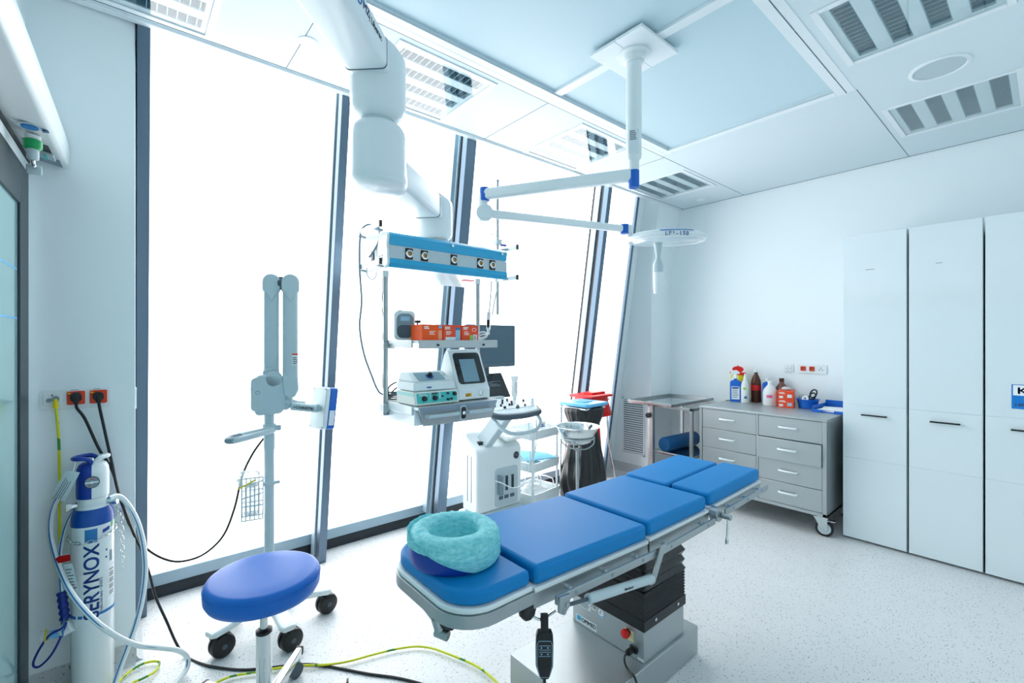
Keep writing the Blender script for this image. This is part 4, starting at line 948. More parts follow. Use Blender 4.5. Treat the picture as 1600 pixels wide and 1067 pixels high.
# laser device
ls = thing('laser_unit', 'white device with a tilted dark touch screen on the lower console shelf', 'medical device', (1.425, 1.985, 1.1835), world=False)
hw = .102
pr = [(.0,.006),(.0,.062),(.012,.074),(.098,.262),(.112,.270),(.128,.266),(.15,.235),(.19,.13),(.245,.075),(.25,.006)]
MB().prism(pr, 'x', -hw, hw).build('housing', 'white', ls, bev=.010, seg=3)
td = V((0, .086, .188)).normalized(); tn = V((0, -td.z, td.y)); c0 = V((0, .055, .168))
Tm = Matrix((V((1,0,0)), td, tn)).transposed().to_4x4(); Tm.translation = c0
MB().prism(rrect(.172, .178, .02), 'z', -.001, .0035, T=Tm).build('bezel', 'scr', ls, bev=.001)
MB().prism(rrect(.10, .13, .002, 2, -.004, -.014), 'z', .0036, .0042, T=Tm).build('screen', 'scr2', ls, smooth=False)
s = MB(); s.lathe([(.0135,0),(.0135,.004),(.010,.005),(.0095,.002)], seg=24, T=Matrix.Translation((.038, -.0005, .036)) @ Matrix.Rotation(R(90), 4, 'X')); s.build('key_ring', 'chrome', ls)
MB().box(-.06, -.0012, .022, -.022, 0, .040).build('warning_label', mat('warning_yellow', 'e0ae22', .5), ls); w_ = LAST[0]
s = MB(); rows(s, (-.037, -.0013, .031), (1,0,0), UP, .02, .012, 3); s.prism([(-.057,.026),(-.049,.026),(-.053,.036)], 'y', -.0018, -.0012); s.build('printed_mark', 'blk', w_, smooth=False)
for x in (-.08, .08): s = MB(); s.box(x-.012, .01, 0, x+.012, .24, .007); s.build('foot', 'blk', ls)

# ================================================================= SURGICAL LAMP
ol = thing('surgical_lamp', 'white ceiling-mounted surgical lamp on a thin double arm with blue end caps', 'surgical lamp', (2.005, 1.395, CZ), world=True)
s = MB(); s.box(1.845, 1.24, CZ-.012, 2.166, 1.394, CZ+.003); s.box(1.845, 1.396, CZ-.012, 2.166, 1.552, CZ+.003); s.build('ceiling_plate', 'trimw', ol, bev=.002)
s = MB(); s.lathe([(.085,CZ-.012),(.085,CZ-.02),(.055,CZ-.022),(.052,CZ-.05),(.04,CZ-.054)], (2.005,1.395,0), 36); s.build('ceiling_flange', 'white', ol)
s = MB(); s.lathe([(.039,CZ-.03),(.039,2.60),(.0385,2.56),(.0385,2.45),(.036,2.435),(.027,2.425),(.0265,2.37)], (2.005,1.395,0), 36); s.build('column', 'white', ol)
ca = V((2.005, 1.395, 0)); vd = -ca.normalized(); vx = V((-vd.y, vd.x, 0))
s = MB(); T = Matrix((vx, UP, vd)).transposed().to_4x4(); T.translation = ca+vd*.0395+UP*2.51
s.prism([(-.024,-.06),(.024,-.06),(.024,.06),(-.024,.06)], 'z', -.006, .0006, T=T); s.build('rating_label', 'label', ol, smooth=False)
s = MB(); rows(s, ca+vd*.0402+UP*2.54, vx, UP, .04, .05, 6); s.build('printed_mark', 'print', ol, smooth=False)
pe, pl_ = V((2.005, 1.395, 2.34)), V((1.635, 2.18, 2.345))
s = MB(); s.cyl(pe-UP*.055, pe+UP*.035, .0275, seg=28); s.build('end_cap', 'blue', ol, bev=.004)
def taper(p, q, w0, h0, w1, h1, m='white', name='arm'):
    x, y, d = frame_from(V(q)-V(p)); s = MB()
    s.rings([[V(p)+x*u+y*v for u, v in rrect(w0, h0, min(w0, h0)*.3)], [V(q)+x*u+y*v for u, v in rrect(w1, h1, min(w1, h1)*.3)]]); return s.build(name, m, ol, ang=50)
dd = (pl_-pe).normalized()
taper(pe+dd*.01+UP*.012, pl_-dd*.005+UP*.02, .05, .062, .05, .066)
s = MB(); s.cyl(pl_-UP*.02, pl_+UP*.06, .030, seg=28); s.build('end_cap', 'blue', ol, bev=.004)
s = MB(); s.tube([pl_+UP*.03+dd*-.02, pl_+dd*.005+UP*.02, pl_+dd*.01-UP*.03, pl_+dd*.01-UP*.09], .028, seg=20); s.build('elbow', 'white', ol)
pj = V((pl_.x, pl_.y, 2.255)); LC = V((2.62, 1.585, 2.145)); d3 = (V((2.42, 1.70, 2.185))-pj); e3 = d3.normalized()
sidev = V((e3.y, -e3.x, 0)).normalized()
s = MB(); s.cyl(pj-sidev*.028, pj+sidev*.03, .05, seg=36); s.build('joint_drum', 'white', ol, bev=.008)
pend = V((2.385, 1.728, 2.195))
taper(pj+e3*.02, pend, .042, .048, .038, .042)
s = MB(); s.cyl(pend-UP*.03+e3*.0, pend+UP*.028, .026, seg=24); s.build('end_cap', 'blue', ol, bev=.003)
s = MB(); s.tube([pend+e3*.03+UP*.01, pend+e3*.035-UP*.03, pend+e3*.075-UP*.045, LC-e3*.20-UP*.0], .02, seg=14); s.build('yoke', 'white', ol)
s = MB(); s.cyl(pend+e3*.028-UP*.02, pend+e3*.028+UP*.025, .022, seg=20); s.build('yoke_hub', 'white', ol)
lh = MB().lathe([(.001,.032),(.13,.034),(.20,.030),(.232,.018),(.238,.0),(.238,-.016),(.23,-.022),(.222,-.018),(.21,-.012),(.001,-.012)], (0,0,0), 64)
lo = lh.build('lamp_head', 'white', ol); lo.location = LC-V((2.005, 1.395, CZ)); lo.rotation_euler = Matrix.Rotation(R(4.5), 3, RGT).to_euler()
s = MB(); s.lathe([(.001,-.0125),(.205,-.0125),(.19,-.024),(.12,-.030),(.001,-.031)], (0,0,0), 64); g = s.build('lens', mat('lamp_lens', 'd5e6ec', .12, coat=.5), lo)
s = MB(); s.torus((0,0,.0), .2385, .010, (0,0,1), 40, 8); s.build('lamp_rim', 'white', lo)
vf = (V((0,0,0))-LC).to_2d().to_3d().normalized(); base = math.atan2(vf.y, vf.x)
s = MB(); rs = []
for k in range(25):
    a = base+R(-8+50*k/24); c = V((math.cos(a), math.sin(a), 0)); rs.append([c*.2335+UP*.018, c*.2365+UP*.019, c*.225+UP*.025, c*.222+UP*.022])
s.rings(rs); s.build('blue_stripe', 'sign', lo)
for i, ch in enumerate('LF²-150'):
    a = base+R(1+4.6*i); c = V((math.cos(a), math.sin(a), 0)); text(lo, 'lettering', ch, .032, c*.2487-UP*.004, (-c.y, c.x, 0), UP, 'ink2')
LH = V((2.565, 1.605, 2.12))
s = MB(); s.lathe([(.028,.0),(.018,-.06),(.013,-.10),(.028,-.135),(.031,-.15),(.031,-.19),(.029,-.195)], LH, 28); s.build('handle_mount', 'greyp', ol)
s = MB(); s.lathe([(.030,-.192),(.032,-.20),(.030,-.25),(.028,-.31),(.026,-.325),(.001,-.327)], LH, 28); s.build('handle', 'white', ol)
# ================================================================= ULTRASOUND CART
us = thing('ultrasound_machine', 'white ultrasound machine with grey monitor and keyboard console beside the window', 'ultrasound machine', (2.24, 2.88, 0), world=True)
x0, x1 = 2.015, 2.46
pr = [(2.785,.19),(2.78,.24),(2.78,.64),(2.795,.675),(2.85,.70),(2.90,.74),(2.935,.785),(2.985,.79),(3.0,.74),(2.985,.62),(2.975,.19)]
MB().prism(pr, 'x', x0, x1).build('body', 'white', us, bev=.02, seg=4)
s = MB(); s.prism(rrect(.23, .30, .03, 5, 2.30, .36), 'y', 2.7775, 2.782); s.build('port_recess', 'greyp', us)
s = MB(); s.prism(rrect(.34, .17, .006, 3, 2.25, .575), 'y', 2.7785, 2.781); s.build('cover_panel', 'white', us)
for i, x in enumerate((2.245, 2.30, 2.36)):
    MB().box(x-.012, 2.772, .325, x+.012, 2.779, .44).build('probe_port', 'dgrey', us, bev=.002); p = LAST[0]
    MB().box(x-.004, 2.770, .335, x+.003, 2.7735, .43).build('port_slot', 'blk', p)
    MB().box(x-.022, 2.772, .265, x+.016, 2.779, .29).build('port_latch', 'seam', us)
MB().box(2.208, 2.735, .31, 2.236, 2.778, .455).build('probe_plug', 'grey', us, bev=.006)
lc = V((2.40, 2.779, .585)); s = MB(); s.torus(lc-V((0,.001,0)), .027, .0022, (0,1,0), 32, 6); s.build('logo_ring', 'dgrey', us)
s = MB(); s.cyl(lc, lc-V((0,.0015,0)), .0245, seg=32); s.build('logo_disc', 'dgrey', us)
text(us, 'logo', 'GE', .032, lc-V((0,.0022,0)), (1,0,0), UP, 'label')
s = MB()
for y in (2.85, 2.90): s.box(x0-.001, y, .27, x0+.002, y+.008, .62)
s.build('side_vent', 'seam', us)
MB().box(x0-.03, 2.79, .10, x1+.03, 3.0, .188).build('base', 'greyp', us, bev=.02, seg=3)
for x, y in ((x0-.09, 3.02), (x0-.06, 2.74), (x1-.05, 2.72), (x1-.05, 3.03)):
    s = MB(); s.cyl((x-.02, y, .05), (x+.02, y, .05), .05, seg=24); s.build('caster', 'dgrey', us, bev=.006)
    s = MB(); s.hexa([(x-.03,y-.035,.07),(x+.03,y-.035,.07),(x+.03,y+.035,.07),(x-.03,y+.035,.07),(x-.015,y-.025,.135),(x+.06,y-.02,.15),(x+.06,y+.02,.15),(x-.015,y+.025,.135)]); s.build('caster_hood', 'greyp', us, bev=.008)
# leaning column, console, handle
ca, cb = V((2.14, 2.88, .69)), V((2.235, 2.70, .955))
s = MB(); s.bar(ca, cb, .13, .07, V((1, .0, 0))); s.build('column', 'greyp', us, bev=.012, seg=3)
s = MB(); s.box(2.08, 2.84, .68, 2.20, 2.93, .72); s.build('column_foot', 'blk', us, bev=.004)
def ck(x, y, h): # keyboard surface point: rises towards the back
    return V((x, y, .975+(y-2.53)*.27+h))
out = [(2.0,2.60),(2.03,2.555),(2.10,2.53),(2.24,2.52),(2.36,2.53),(2.43,2.55),(2.455,2.60),(2.455,2.80),(2.0,2.80)]
s = MB(); s.rings([[ck(x, y, h) for x, y in out] for h in (-.03, 0)]); s.build('keyboard_console', 'greyp', us, bev=.006)
s = MB(); s.tube([ck(2.0,2.61,-.022), ck(2.03,2.55,-.022), ck(2.10,2.525,-.022), ck(2.24,2.515,-.022), ck(2.36,2.525,-.022), ck(2.43,2.545,-.022), ck(2.458,2.61,-.022)], .022, seg=12, n=5); s.build('bumper', 'dgrey', us)
s = MB(); s.tube([ck(2.02,2.60,-.05), ck(2.05,2.53,-.10), ck(2.12,2.495,-.13), ck(2.25,2.485,-.135), ck(2.36,2.495,-.125), ck(2.43,2.53,-.09), ck(2.445,2.60,-.05)], .014, seg=12, n=6); s.build('front_handle', 'greyp', us)
MB().rings([[ck(x, y, h) for x, y in ((2.03,2.60),(2.43,2.60),(2.43,2.77),(2.03,2.77))] for h in (.0, .004)]).build('keypad', 'label', us)
rnd = random.Random(3)
for k in range(15):
    x = 2.06+.34*rnd.random(); y = 2.61+.04*(k % 4)
    s = MB(); s.cyl(ck(x, y, .004), ck(x, y, .020), .008, .007, seg=12); s.build('control_knob', 'blk', us)
s = MB(); s.sph(ck(2.26, 2.60, .006), .014); s.build('trackball', 'dgrey', us)
s = MB(); rows(s, ck(2.2, 2.69, .0045), (1,0,0), V((0,1,.27)), .3, .12, 6, .25); s.build('key_row', 'greyp', us, smooth=False)
# touch panel and monitor
s = MB(); s.hexa([(2.04,2.84,1.045),(2.40,2.84,1.045),(2.40,2.865,1.04),(2.04,2.865,1.04),(2.05,2.955,1.235),(2.39,2.955,1.235),(2.39,2.975,1.23),(2.05,2.975,1.23)]); tp = s.build('touch_panel', 'scr', us, bev=.006)
s = MB(); n = V((0,-.195,.115)).normalized(); rows(s, V((2.22,2.90,1.15))+n*.004, (1,0,0), V((0,.115,.19)), .25, .05, 5, .3); s.build('panel_print', 'grey', tp, smooth=False)
MB().box(2.15, 2.80, 1.02, 2.30, 2.88, 1.06).build('panel_hinge', 'greyp', us, bev=.006)
s = MB(); s.tube([(2.25,2.90,.99),(2.27,2.985,1.12),(2.28,3.02,1.32),(2.28,3.01,1.44)], .025, seg=14); s.build('monitor_arm', 'dgrey', us)
MB().prism(rrect(.50, .345, .012, 4, 2.30, 1.455), 'y', 2.965, 3.0).build('monitor', 'mon', us, bev=.004)
m_ = LAST[0]
MB().prism(rrect(.47, .30, .004, 2, 2.30, 1.465), 'y', 2.963, 2.9655).build('screen', mat('monitor_screen_off', '4c6674', .25), m_, smooth=False)
# gel bottle, small bottle, probe cables, cloth
gb = thing('gel_bottle', 'translucent white squeeze bottle standing upside down at the back of the ultrasound keyboard', 'bottle', ck(2.315, 2.70, .016))
MB().lathe([(.012,0),(.013,.022),(.024,.035),(.028,.05),(.028,.14),(.024,.152),(.03,.158),(.031,.185),(.026,.19),(.001,.19)], ex=1., ey=.7).build('bottle_body', 'milk', gb)
MB().lathe([(.0135,.0),(.0135,.02)], ey=.8).build('cap', 'white', gb)
s = MB(); rows(s, (0, -.0202, .10), (1,0,0), UP, .03, .08, 8, .25); s.build('printed_mark', 'grey', gb, smooth=False)
hb = thing('ultrasound_probe', 'slim white probe with a pale blue tip standing at the right of the ultrasound keyboard', 'probe', ck(2.43, 2.62, .0))
MB().lathe([(.012,0),(.013,.03),(.009,.036)]).build('probe_body', 'white', hb); MB().lathe([(.0095,.035),(.0095,.046),(.006,.052),(.001,.053)]).build('tip', 'sky', hb)
pc = [at(a, b, d=c) for a, b, c in ((826, 660, 3.35), (828, 700, 3.4), (826, 735, 3.4), (815, 757, 3.4), (800, 762, 3.4), (785, 755, 3.35), (775, 752, 3.32))]
cable('probe_cable', 'white probe cable hanging in a deep loop at the right of the ultrasound machine', 'cable', pc, .004, 'white')
pc = [at(a, b, d=c) for a, b, c in ((838, 655, 3.4), (838, 690, 3.45), (833, 715, 3.5), (824, 735, 3.55))]
cable('probe_cable', 'shorter white probe cable in front of the white trolley', 'cable', pc, .004, 'greyp')
tw = thing('folded_cloth', 'crumpled white cloth lying on top of the ultrasound machine body', 'cloth', (2.38, 2.87, .735), world=False)
s = MB(); n = 12; g = []
for i in range(n+1):
    for j in range(n+1):
        u, v = i/n-.5, j/n-.5; h = .030+.018*noise.noise(V((u*6, v*6, 1)))+.01*noise.noise(V((u*14, v*14, 5))); edge = max(abs(u), abs(v))
        if edge > .42: h = .004
        g.append((u*.17, v*.20, h+.75*max(-.04, v*.13)))
s._add(g, [(i*(n+1)+j, (i+1)*(n+1)+j, (i+1)*(n+1)+j+1, i*(n+1)+j+1) for i in range(n) for j in range(n)]); o = s.build('cloth_folds', 'cloth', tw, sub=1); so = o.modifiers.new('thickness', 'SOLIDIFY'); so.thickness = .004; so.offset = 1

# ================================================================= WHITE TROLLEY
TR = (2.70, 2.90, 0); TA = R(8)
tr = thing('supply_trolley', 'white three tier supply trolley between the ultrasound machine and the waste bags', 'trolley', TR, TA)
w, dp = .19, .15
def tray(z, h, name='tier'):
    s = MB(); o = rrect(2*w, 2*dp, .03, 5); i = rrect(2*w-.01, 2*dp-.01, .027, 5); o2 = rrect(2*w+.008, 2*dp+.008, .033, 5)
    s.rings([[V((x*.96, y*.96, z)) for x, y in o], [V((x, y, z+.015)) for x, y in o], [V((x, y, z+h)) for x, y in o2], [V((x, y, z+h)) for x, y in i], [V((x*.97, y*.97, z+.006)) for x, y in i]]); return s.build(name, 'whitem', tr)
tray(.685, .075); tray(.42, .075); tray(.13, .11)
for sx in (-1, 1):
    for sy in (-1, 1):
        s = MB(); s.cyl((sx*(w-.022), sy*(dp-.022), .06), (sx*(w-.022), sy*(dp-.022), .70), .011, seg=14); s.build('upright', 'whitem', tr)
        s = MB(); s.cyl((sx*(w-.03)-.012, sy*(dp-.03), .03), (sx*(w-.03)+.012, sy*(dp-.03), .03), .03, seg=20); s.cyl((sx*(w-.03), sy*(dp-.03), .03), (sx*(w-.03), sy*(dp-.03), .075), .012, seg=10); s.build('caster', 'dgrey', tr)
s = MB(); s.tube([(w-.02,-.08,.22),(w-.02,-.08,.29),(w-.02,.08,.29),(w-.02,.08,.22)], .006, n=2); s.build('tub_handle', 'whitem', tr)
TT = Matrix.Translation(TR) @ Matrix.Rotation(TA, 4, 'Z')
def ontr(name, label, cat, p): return thing(name, label, cat, TT @ V(p), TA)
b = ontr('medicine_box', 'small white box with blue and red print on the top tier of the white trolley', 'box', (.0, -.08, .692)); MB().box(-.035, -.025, 0, .035, .025, .12).build('carton', 'paper', b, bev=.001)
s = MB(); rows(s, (0,-.025,.09), (1,0,0), UP, .055, .03, 2, .7); s.build('blue_print', 'ink', b, smooth=False); s = MB(); rows(s, (0,-.025,.045), (1,0,0), UP, .055, .02, 1, .8); s.build('red_print', 'red2', b, smooth=False)
b = ontr('plastic_bag', 'crumpled clear plastic bag on the right of the white trolley top', 'bag', (.115, -.0, .692))
def blob(rx, ry, rz, seedv, amp, f=1.0, nu=26, nv=16):
    s = MB(); rs = []
    for i in range(nv+1):
        a = PI*i/nv; ring = []
        for k in range(nu):
            t = 2*PI*k/nu; d = V((math.sin(a)*math.cos(t), math.sin(a)*math.sin(t), -math.cos(a)))
            q = 1+amp*noise.noise(d*2.2*f+V((seedv,0,0)))+amp*.6*noise.noise(d*6*f+V((0,seedv,0)))
            ring.append(V((d.x*rx*q, d.y*ry*q, max(0, rz+d.z*rz*q))))
        rs.append(ring)
    s.rings(rs); return s
blob(.055, .08, .07, 2, .35).build('bag_film', 'film', b, ang=70)
b = ontr('grey_dish', 'small grey kidney dish on the front edge of the white trolley top', 'dish', (-.06, -.085, .692)); MB().lathe([(.02,0),(.035,.0),(.045,.022),(.043,.022),(.033,.003),(.001,.003)], ex=.8, ey=.9).build('bowl', 'grey', b)
b = ontr('blue_sheet', 'folded light blue paper sheet lying across the middle tier of the white trolley', 'paper sheet', (.01, 0, .497))
s = MB(); s.hexa([(-.17,-.07,.0),(.10,-.165,.0),(.17,-.02,.002),(-.05,.13,.012),(-.17,-.07,.004),(.10,-.165,.004),(.17,-.02,.006),(-.05,.13,.04)]); s.hexa([(-.17,-.07,.005),(.06,-.16,.005),(.15,-.02,.007),(-.05,.125,.042),(-.17,-.07,.009),(.06,-.16,.009),(.15,-.02,.011),(-.05,.125,.047)]); s.build('sheet', 'lblue', b, bev=.002)
b = ontr('paper_pack', 'white paper packets on the middle tier of the white trolley under the blue sheet', 'packet', (-.08, -.05, .427)); MB().box(-.08, -.07, 0, .08, .07, .05).build('packet', 'paper', b, bev=.008)
b = ontr('tubing_bundle', 'tangle of clear tubing and plastic in the lowest tub of the white trolley', 'tubing', (0, 0, .137))
blob(.13, .10, .06, 5, .3).build('bag_film', 'film', b, ang=70)
s = MB(); s.tube([(-.13,-.05,.11),(-.1,-.12,.14),(-.02,-.1,.19),(.05,-.02,.20),(.1,.05,.16),(.02,.09,.13),(-.08,.04,.15),(-.13,-.05,.19),(-.16,-.10,.14)], .004, n=8); s.build('tube', 'white', b)

# ================================================================= WASTE BAG STANDS
def bagstand(name, lab, loc, rz, lidm, film, seed, hgt, wid, dep, full, collar_drop):
    t = thing(name, lab, 'waste bag stand', loc, rz); s = MB()
    for sx in (-1, 1):
        s.tube([(sx*wid/2, dep/2-.02, .02), (sx*wid/2, dep/2, .05), (sx*(wid/2-.01), dep/2, hgt-.05), (sx*(wid/2-.01), dep/2-.02, hgt-.02), (sx*(wid/2-.01), -dep/2+.02, hgt-.02)], .010, n=4, seg=10)
        s.tube([(sx*wid/2, dep/2, .02), (sx*wid/2, -dep/2, .02)], .010, n=1)
    s.tube([(-wid/2, -dep/2, .02), (wid/2, -dep/2, .02)], .010, n=1); s.tube([(-wid/2, dep/2, .15), (wid/2, dep/2, .15)], .008, n=1); s.tube([(-wid/2+.01, -dep/2+.02, hgt-.02), (wid/2-.01, -dep/2+.02, hgt-.02)], .010, n=1)
    s.build('stand_frame', 'chrome', t)
    s = MB(); s.prism(rrect(wid+.03, dep+.03, .03, 5), 'z', hgt, hgt+.028); l = s.build('lid', lidm, t, bev=.006)
    s = MB(); s.prism(rrect(wid*.5, dep*.35, .02, 4, .0, 0), 'z', hgt+.0282, hgt+.034); s.build('lid_recess', lidm, l, bev=.002)
    rs = []; N = 120
    zs = [hgt-.001, hgt-.03, hgt-.06, hgt-.11, hgt-collar_drop, hgt-collar_drop-.02, hgt-collar_drop-.08, hgt*.45, hgt*.28, hgt*.14, .035, .03]
    for i, z in enumerate(zs):
        u = (hgt-z)/hgt; ring = []
        for k in range(N):
            a = 2*PI*k/N; c, sn = math.cos(a), math.sin(a); e = (abs(c)**3+abs(sn)**3)**(-1/3)
            if z >= hgt-.061: q = 1.
            elif z > hgt-collar_drop-.01: q = 1-(hgt-.06-z)/(collar_drop-.06)*.30
            elif i == 5: q = .66
            else: q = .76+full*math.sin(PI*min(1, (u-.3)/.75))
            rr = 1+(.06+.26*u)*noise.noise(V((c*2.2+seed, sn*2.2, z*5)))*(.2 if i < 2 else 1)+(.10*abs(noise.noise(V((c*7+seed+z*5, sn*7, z*7))))+.06*noise.noise(V((c*12+seed, sn*12, z*4))))*(.25 if i < 2 else 1)
            if i == len(zs)-1: q *= .8
            ring.append(V((c*e*q*rr*(wid/2+.008), sn*e*q*rr*(dep/2+.008), z)))
        rs.append(ring)
    s = MB(); s.rings(rs, cap=True); s.build('bag', film, t, ang=75, sub=1)
    return t
bagstand('waste_bag_stand', 'chrome waste stand with a black bag under a light blue lid', (3.125, 2.70, 0), R(4), 'sky', 'bag', 3, .93, .29, .29, .40, .20)
rt = thing('waste_bag_stand', 'chrome waste stand with a red bag and red lid behind the blue lidded one', 'waste bag stand', (3.44, 2.88, 0), R(2))
s = MB(); hgt, wid, dep = .965, .30, .26
for sx in (-1, 1):
    s.tube([(sx*wid/2, dep/2, .02), (sx*(wid/2+.0), -dep/2-.06, .02), (sx*wid/2, -dep/2-.08, .05), (sx*(wid/2-.01), -dep/2+.02, hgt*.5), (sx*(wid/2-.02), -dep/2+.05, hgt-.03)], .010, n=5, seg=10)
s.tube([(-wid/2, dep/2, .02), (wid/2, dep/2, .02)], .010, n=1); s.tube([(-wid/2, -dep/2-.03, .16), (wid/2, -dep/2-.03, .16)], .009, n=1); s.tube([(-wid/2, -dep/2+.03, hgt-.03), (wid/2, -dep/2+.03, hgt-.03)], .010, n=1)
s.build('stand_frame', 'chrome', rt)
s = MB(); s.prism(rrect(wid+.03, dep+.03, .02, 5), 'z', hgt, hgt+.02); l = s.build('lid', 'red', rt, bev=.004)
s = MB(); s.prism(rrect(.20, .12, .01, 4, .05, .0), 'z', hgt+.0202, hgt+.04); s.build('lid_flap', 'red', l, bev=.003)
s = MB(); rs = []; N = 90
for i, (z, q, dx) in enumerate(((hgt-.001,1,0),(hgt-.05,1.02,.0),(hgt-.10,1.06,.02),(hgt-.15,1.10,.03),(hgt-.185,1.10,.04),(hgt-.19,.9,.02),(hgt-.19,.6,.0))):
    rs.append([V((math.cos(2*PI*k/N)*(abs(math.cos(2*PI*k/N))**3+abs(math.sin(2*PI*k/N))**3)**(-1/3)*q*wid/2*(1+.05*noise.noise(V((math.cos(2*PI*k/N)*5, math.sin(2*PI*k/N)*5, z*4))))+dx, math.sin(2*PI*k/N)*(abs(math.cos(2*PI*k/N))**3+abs(math.sin(2*PI*k/N))**3)**(-1/3)*q*dep/2*(1+.05*noise.noise(V((math.cos(2*PI*k/N)*5, math.sin(2*PI*k/N)*5, z*4)))), z)) for k in range(N)])
s.rings(rs); s.build('bag_cuff', 'redbag', rt, ang=70)
s = MB(); rs = []
for i, (z, q) in enumerate(((hgt-.03,.8),(.74,.50),(.68,.52),(.55,.58),(.42,.64),(.30,.68),(.20,.66),(.15,.5))):
    rs.append([V((math.cos(2*PI*k/N)*(abs(math.cos(2*PI*k/N))**3+abs(math.sin(2*PI*k/N))**3)**(-1/3)*q*wid/2*(1+.12*noise.noise(V((math.cos(2*PI*k/N)*6, math.sin(2*PI*k/N)*6, z*3)))), math.sin(2*PI*k/N)*(abs(math.cos(2*PI*k/N))**3+abs(math.sin(2*PI*k/N))**3)**(-1/3)*q*dep/2*(1+.12*noise.noise(V((math.cos(2*PI*k/N)*6, math.sin(2*PI*k/N)*6, z*3)))), z)) for k in range(N)])
s.rings(rs); s.build('bag', 'redbag', rt, ang=70, sub=1)

# ================================================================= BOWL STAND
bs = thing('bowl_stand', 'slim stainless bowl stand with ring holder behind the operating table', 'bowl stand', (2.58, 2.29, 0))
s = MB(); s.cyl((0,0,.06), (0,0,.70), .0125, seg=20); s.build('pole', 'steel', bs)
for k in range(5):
    a = 2*PI*k/5+.3; c = V((math.cos(a), math.sin(a), 0)); s = MB(); s.tube([c*.01+UP*.08, c*.12+UP*.07, c*.20+UP*.055], .011, n=3); lg = s.build('leg', 'steel', bs)
    s = MB(); e = V((-c.y, c.x, 0)); s.cyl(c*.20-e*.012+UP*.026, c*.20+e*.012+UP*.026, .026, seg=18); s.build('caster', 'rub', lg)
s = MB(); s.torus((0,0,.78), .125, .006, seg=40)
for k in range(4):
    a = 2*PI*k/4+.5; c = V((math.cos(a), math.sin(a), 0)); s.tube([c*.125+UP*.78, c*.12+UP*.74, c*.07+UP*.70, c*.008+UP*.69], .005, n=5)
s.build('ring_holder', 'steel', bs)
bw = thing('wash_bowl', 'wide stainless steel wash bowl resting in the ring of the bowl stand', 'bowl', (2.58, 2.29, .727))
MB().lathe([(.001,0),(.06,.002),(.10,.025),(.118,.06),(.135,.095),(.155,.128),(.167,.135),(.168,.139),(.160,.140),(.150,.131),(.131,.10),(.112,.058),(.095,.03),(.055,.008),(.001,.006)], seg=56).build('bowl_shell', 'chrome', bw, ang=60)

# ================================================================= THINGS ON THE DRAWER UNIT
TZ = .9055
def bt(name, label, cat, x, y, rz=0.): return thing(name, label, cat, (x, y, TZ), rz)
FA = R(-68)    # fronts turned towards the room
def shoulder_bottle(k, w, d, h, m, neck=.014, nh=.03, sh=.03):
    s = MB(); o = rrect(w, d, .012, 4); n_ = [(math.cos(math.atan2(y, x))*neck, math.sin(math.atan2(y, x))*neck) for x, y in o]
    s.rings([[V((x*.95, y*.95, 0)) for x, y in o], [V((x, y, .006)) for x, y in o], [V((x, y, h-sh)) for x, y in o], [V((x*.85, y*.85, h-sh*.4)) for x, y in o], [V((*p, h)) for p in n_], [V((*p, h+nh)) for p in n_]]); return s.build('bottle_body', m, k, ang=50)
def front_label(k, w, h, z, y, m='label', n=5, pm='print'):
    MB().box(-w/2, y-.0012, z-h/2, w/2, y+.001, z+h/2).build('label_patch', m, k, smooth=False); p = LAST[0]
    s = MB(); rows(s, (0, y-.0012, z), (1,0,0), UP, w*.8, h*.8, n, .35); s.build('printed_mark', pm, p, smooth=False); return p
def wrap_label(k, r, z0, z1, a0, a1, m):
    s = MB(); N = 14; s.rings([[V((math.cos(a)*q, math.sin(a)*q, z)) for q, z in ((r, z0), (r+.001, z0), (r+.001, z1), (r, z1))] for a in [a0+(a1-a0)*i/N for i in range(N+1)]]); return s.build('label_patch', m, k)
k = bt('spray_bottle', 'blue disinfectant spray bottle with white and yellow trigger, left on the drawer unit', 'spray bottle', 4.575, 2.01, FA)
shoulder_bottle(k, .10, .06, .21, 'blue', .016, .015, .025); front_label(k, .07, .125, .085, -.030, 'label', 6); 
s = MB(); quad(s, (0,-.0315,.135), (1,0,0), UP, .06, .012); s.build('blue_print', 'ink', k, smooth=False)
s = MB(); s.lathe([(.018,.222),(.018,.245),(.013,.255),(.012,.275)]); s.prism([(-.045,.268),(-.04,.30),(.01,.305),(.035,.285),(.035,.268)], 'y', -.012, .012); tg = s.build('trigger_head', 'white', k, bev=.003)
s = MB(); s.prism([(-.035,.268),(-.022,.268),(-.03,.235),(-.045,.215),(-.05,.218),(-.038,.24)], 'y', -.007, .007); s.build('trigger', 'yel', tg); s = MB(); s.cyl((-.044,0,.285), (-.052,0,.284), .008, seg=12); s.build('nozzle', 'orange', tg)
k = bt('sharps_bin', 'sharps container with red lid and yellow band behind the spray bottle', 'sharps container', 4.72, 2.03, FA)
MB().lathe([(.045,0),(.05,.19),(.05,.20)], seg=32).build('tub', 'yel', k); MB().lathe([(.0505,.18),(.051,.25),(.05,.255)], seg=32).build('band', 'yel', k); MB().lathe([(.052,.25),(.053,.265),(.048,.275),(.001,.278)], seg=32).build('lid', 'red', k); MB().lathe([(.0512,.16),(.0513,.18)], seg=32).build('red_stripe', 'red', k)
s = MB(); s.prism([(math.cos(2*PI*i/24)*.052-.02, .305+math.sin(2*PI*i/24)*.032) for i in range(24)], 'y', -.004, .004); s.box(-.024,-.004,.33,-.016,.004,.348); s.box(-.03,-.004,.262,-.01,.004,.285); s.build('lid_flap', 'red', k, bev=.002)
k = bt('white_bottle', 'slim white pump bottle with green and blue marks beside the spray bottle', 'bottle', 4.56, 1.915, FA)
MB().lathe([(.032,0),(.035,.004),(.035,.15),(.032,.175),(.018,.21),(.014,.215)]).build('bottle_body', 'milk', k); MB().lathe([(.0155,.212),(.015,.235),(.009,.245),(.007,.275),(.001,.276)]).build('pump_cap', 'white', k)
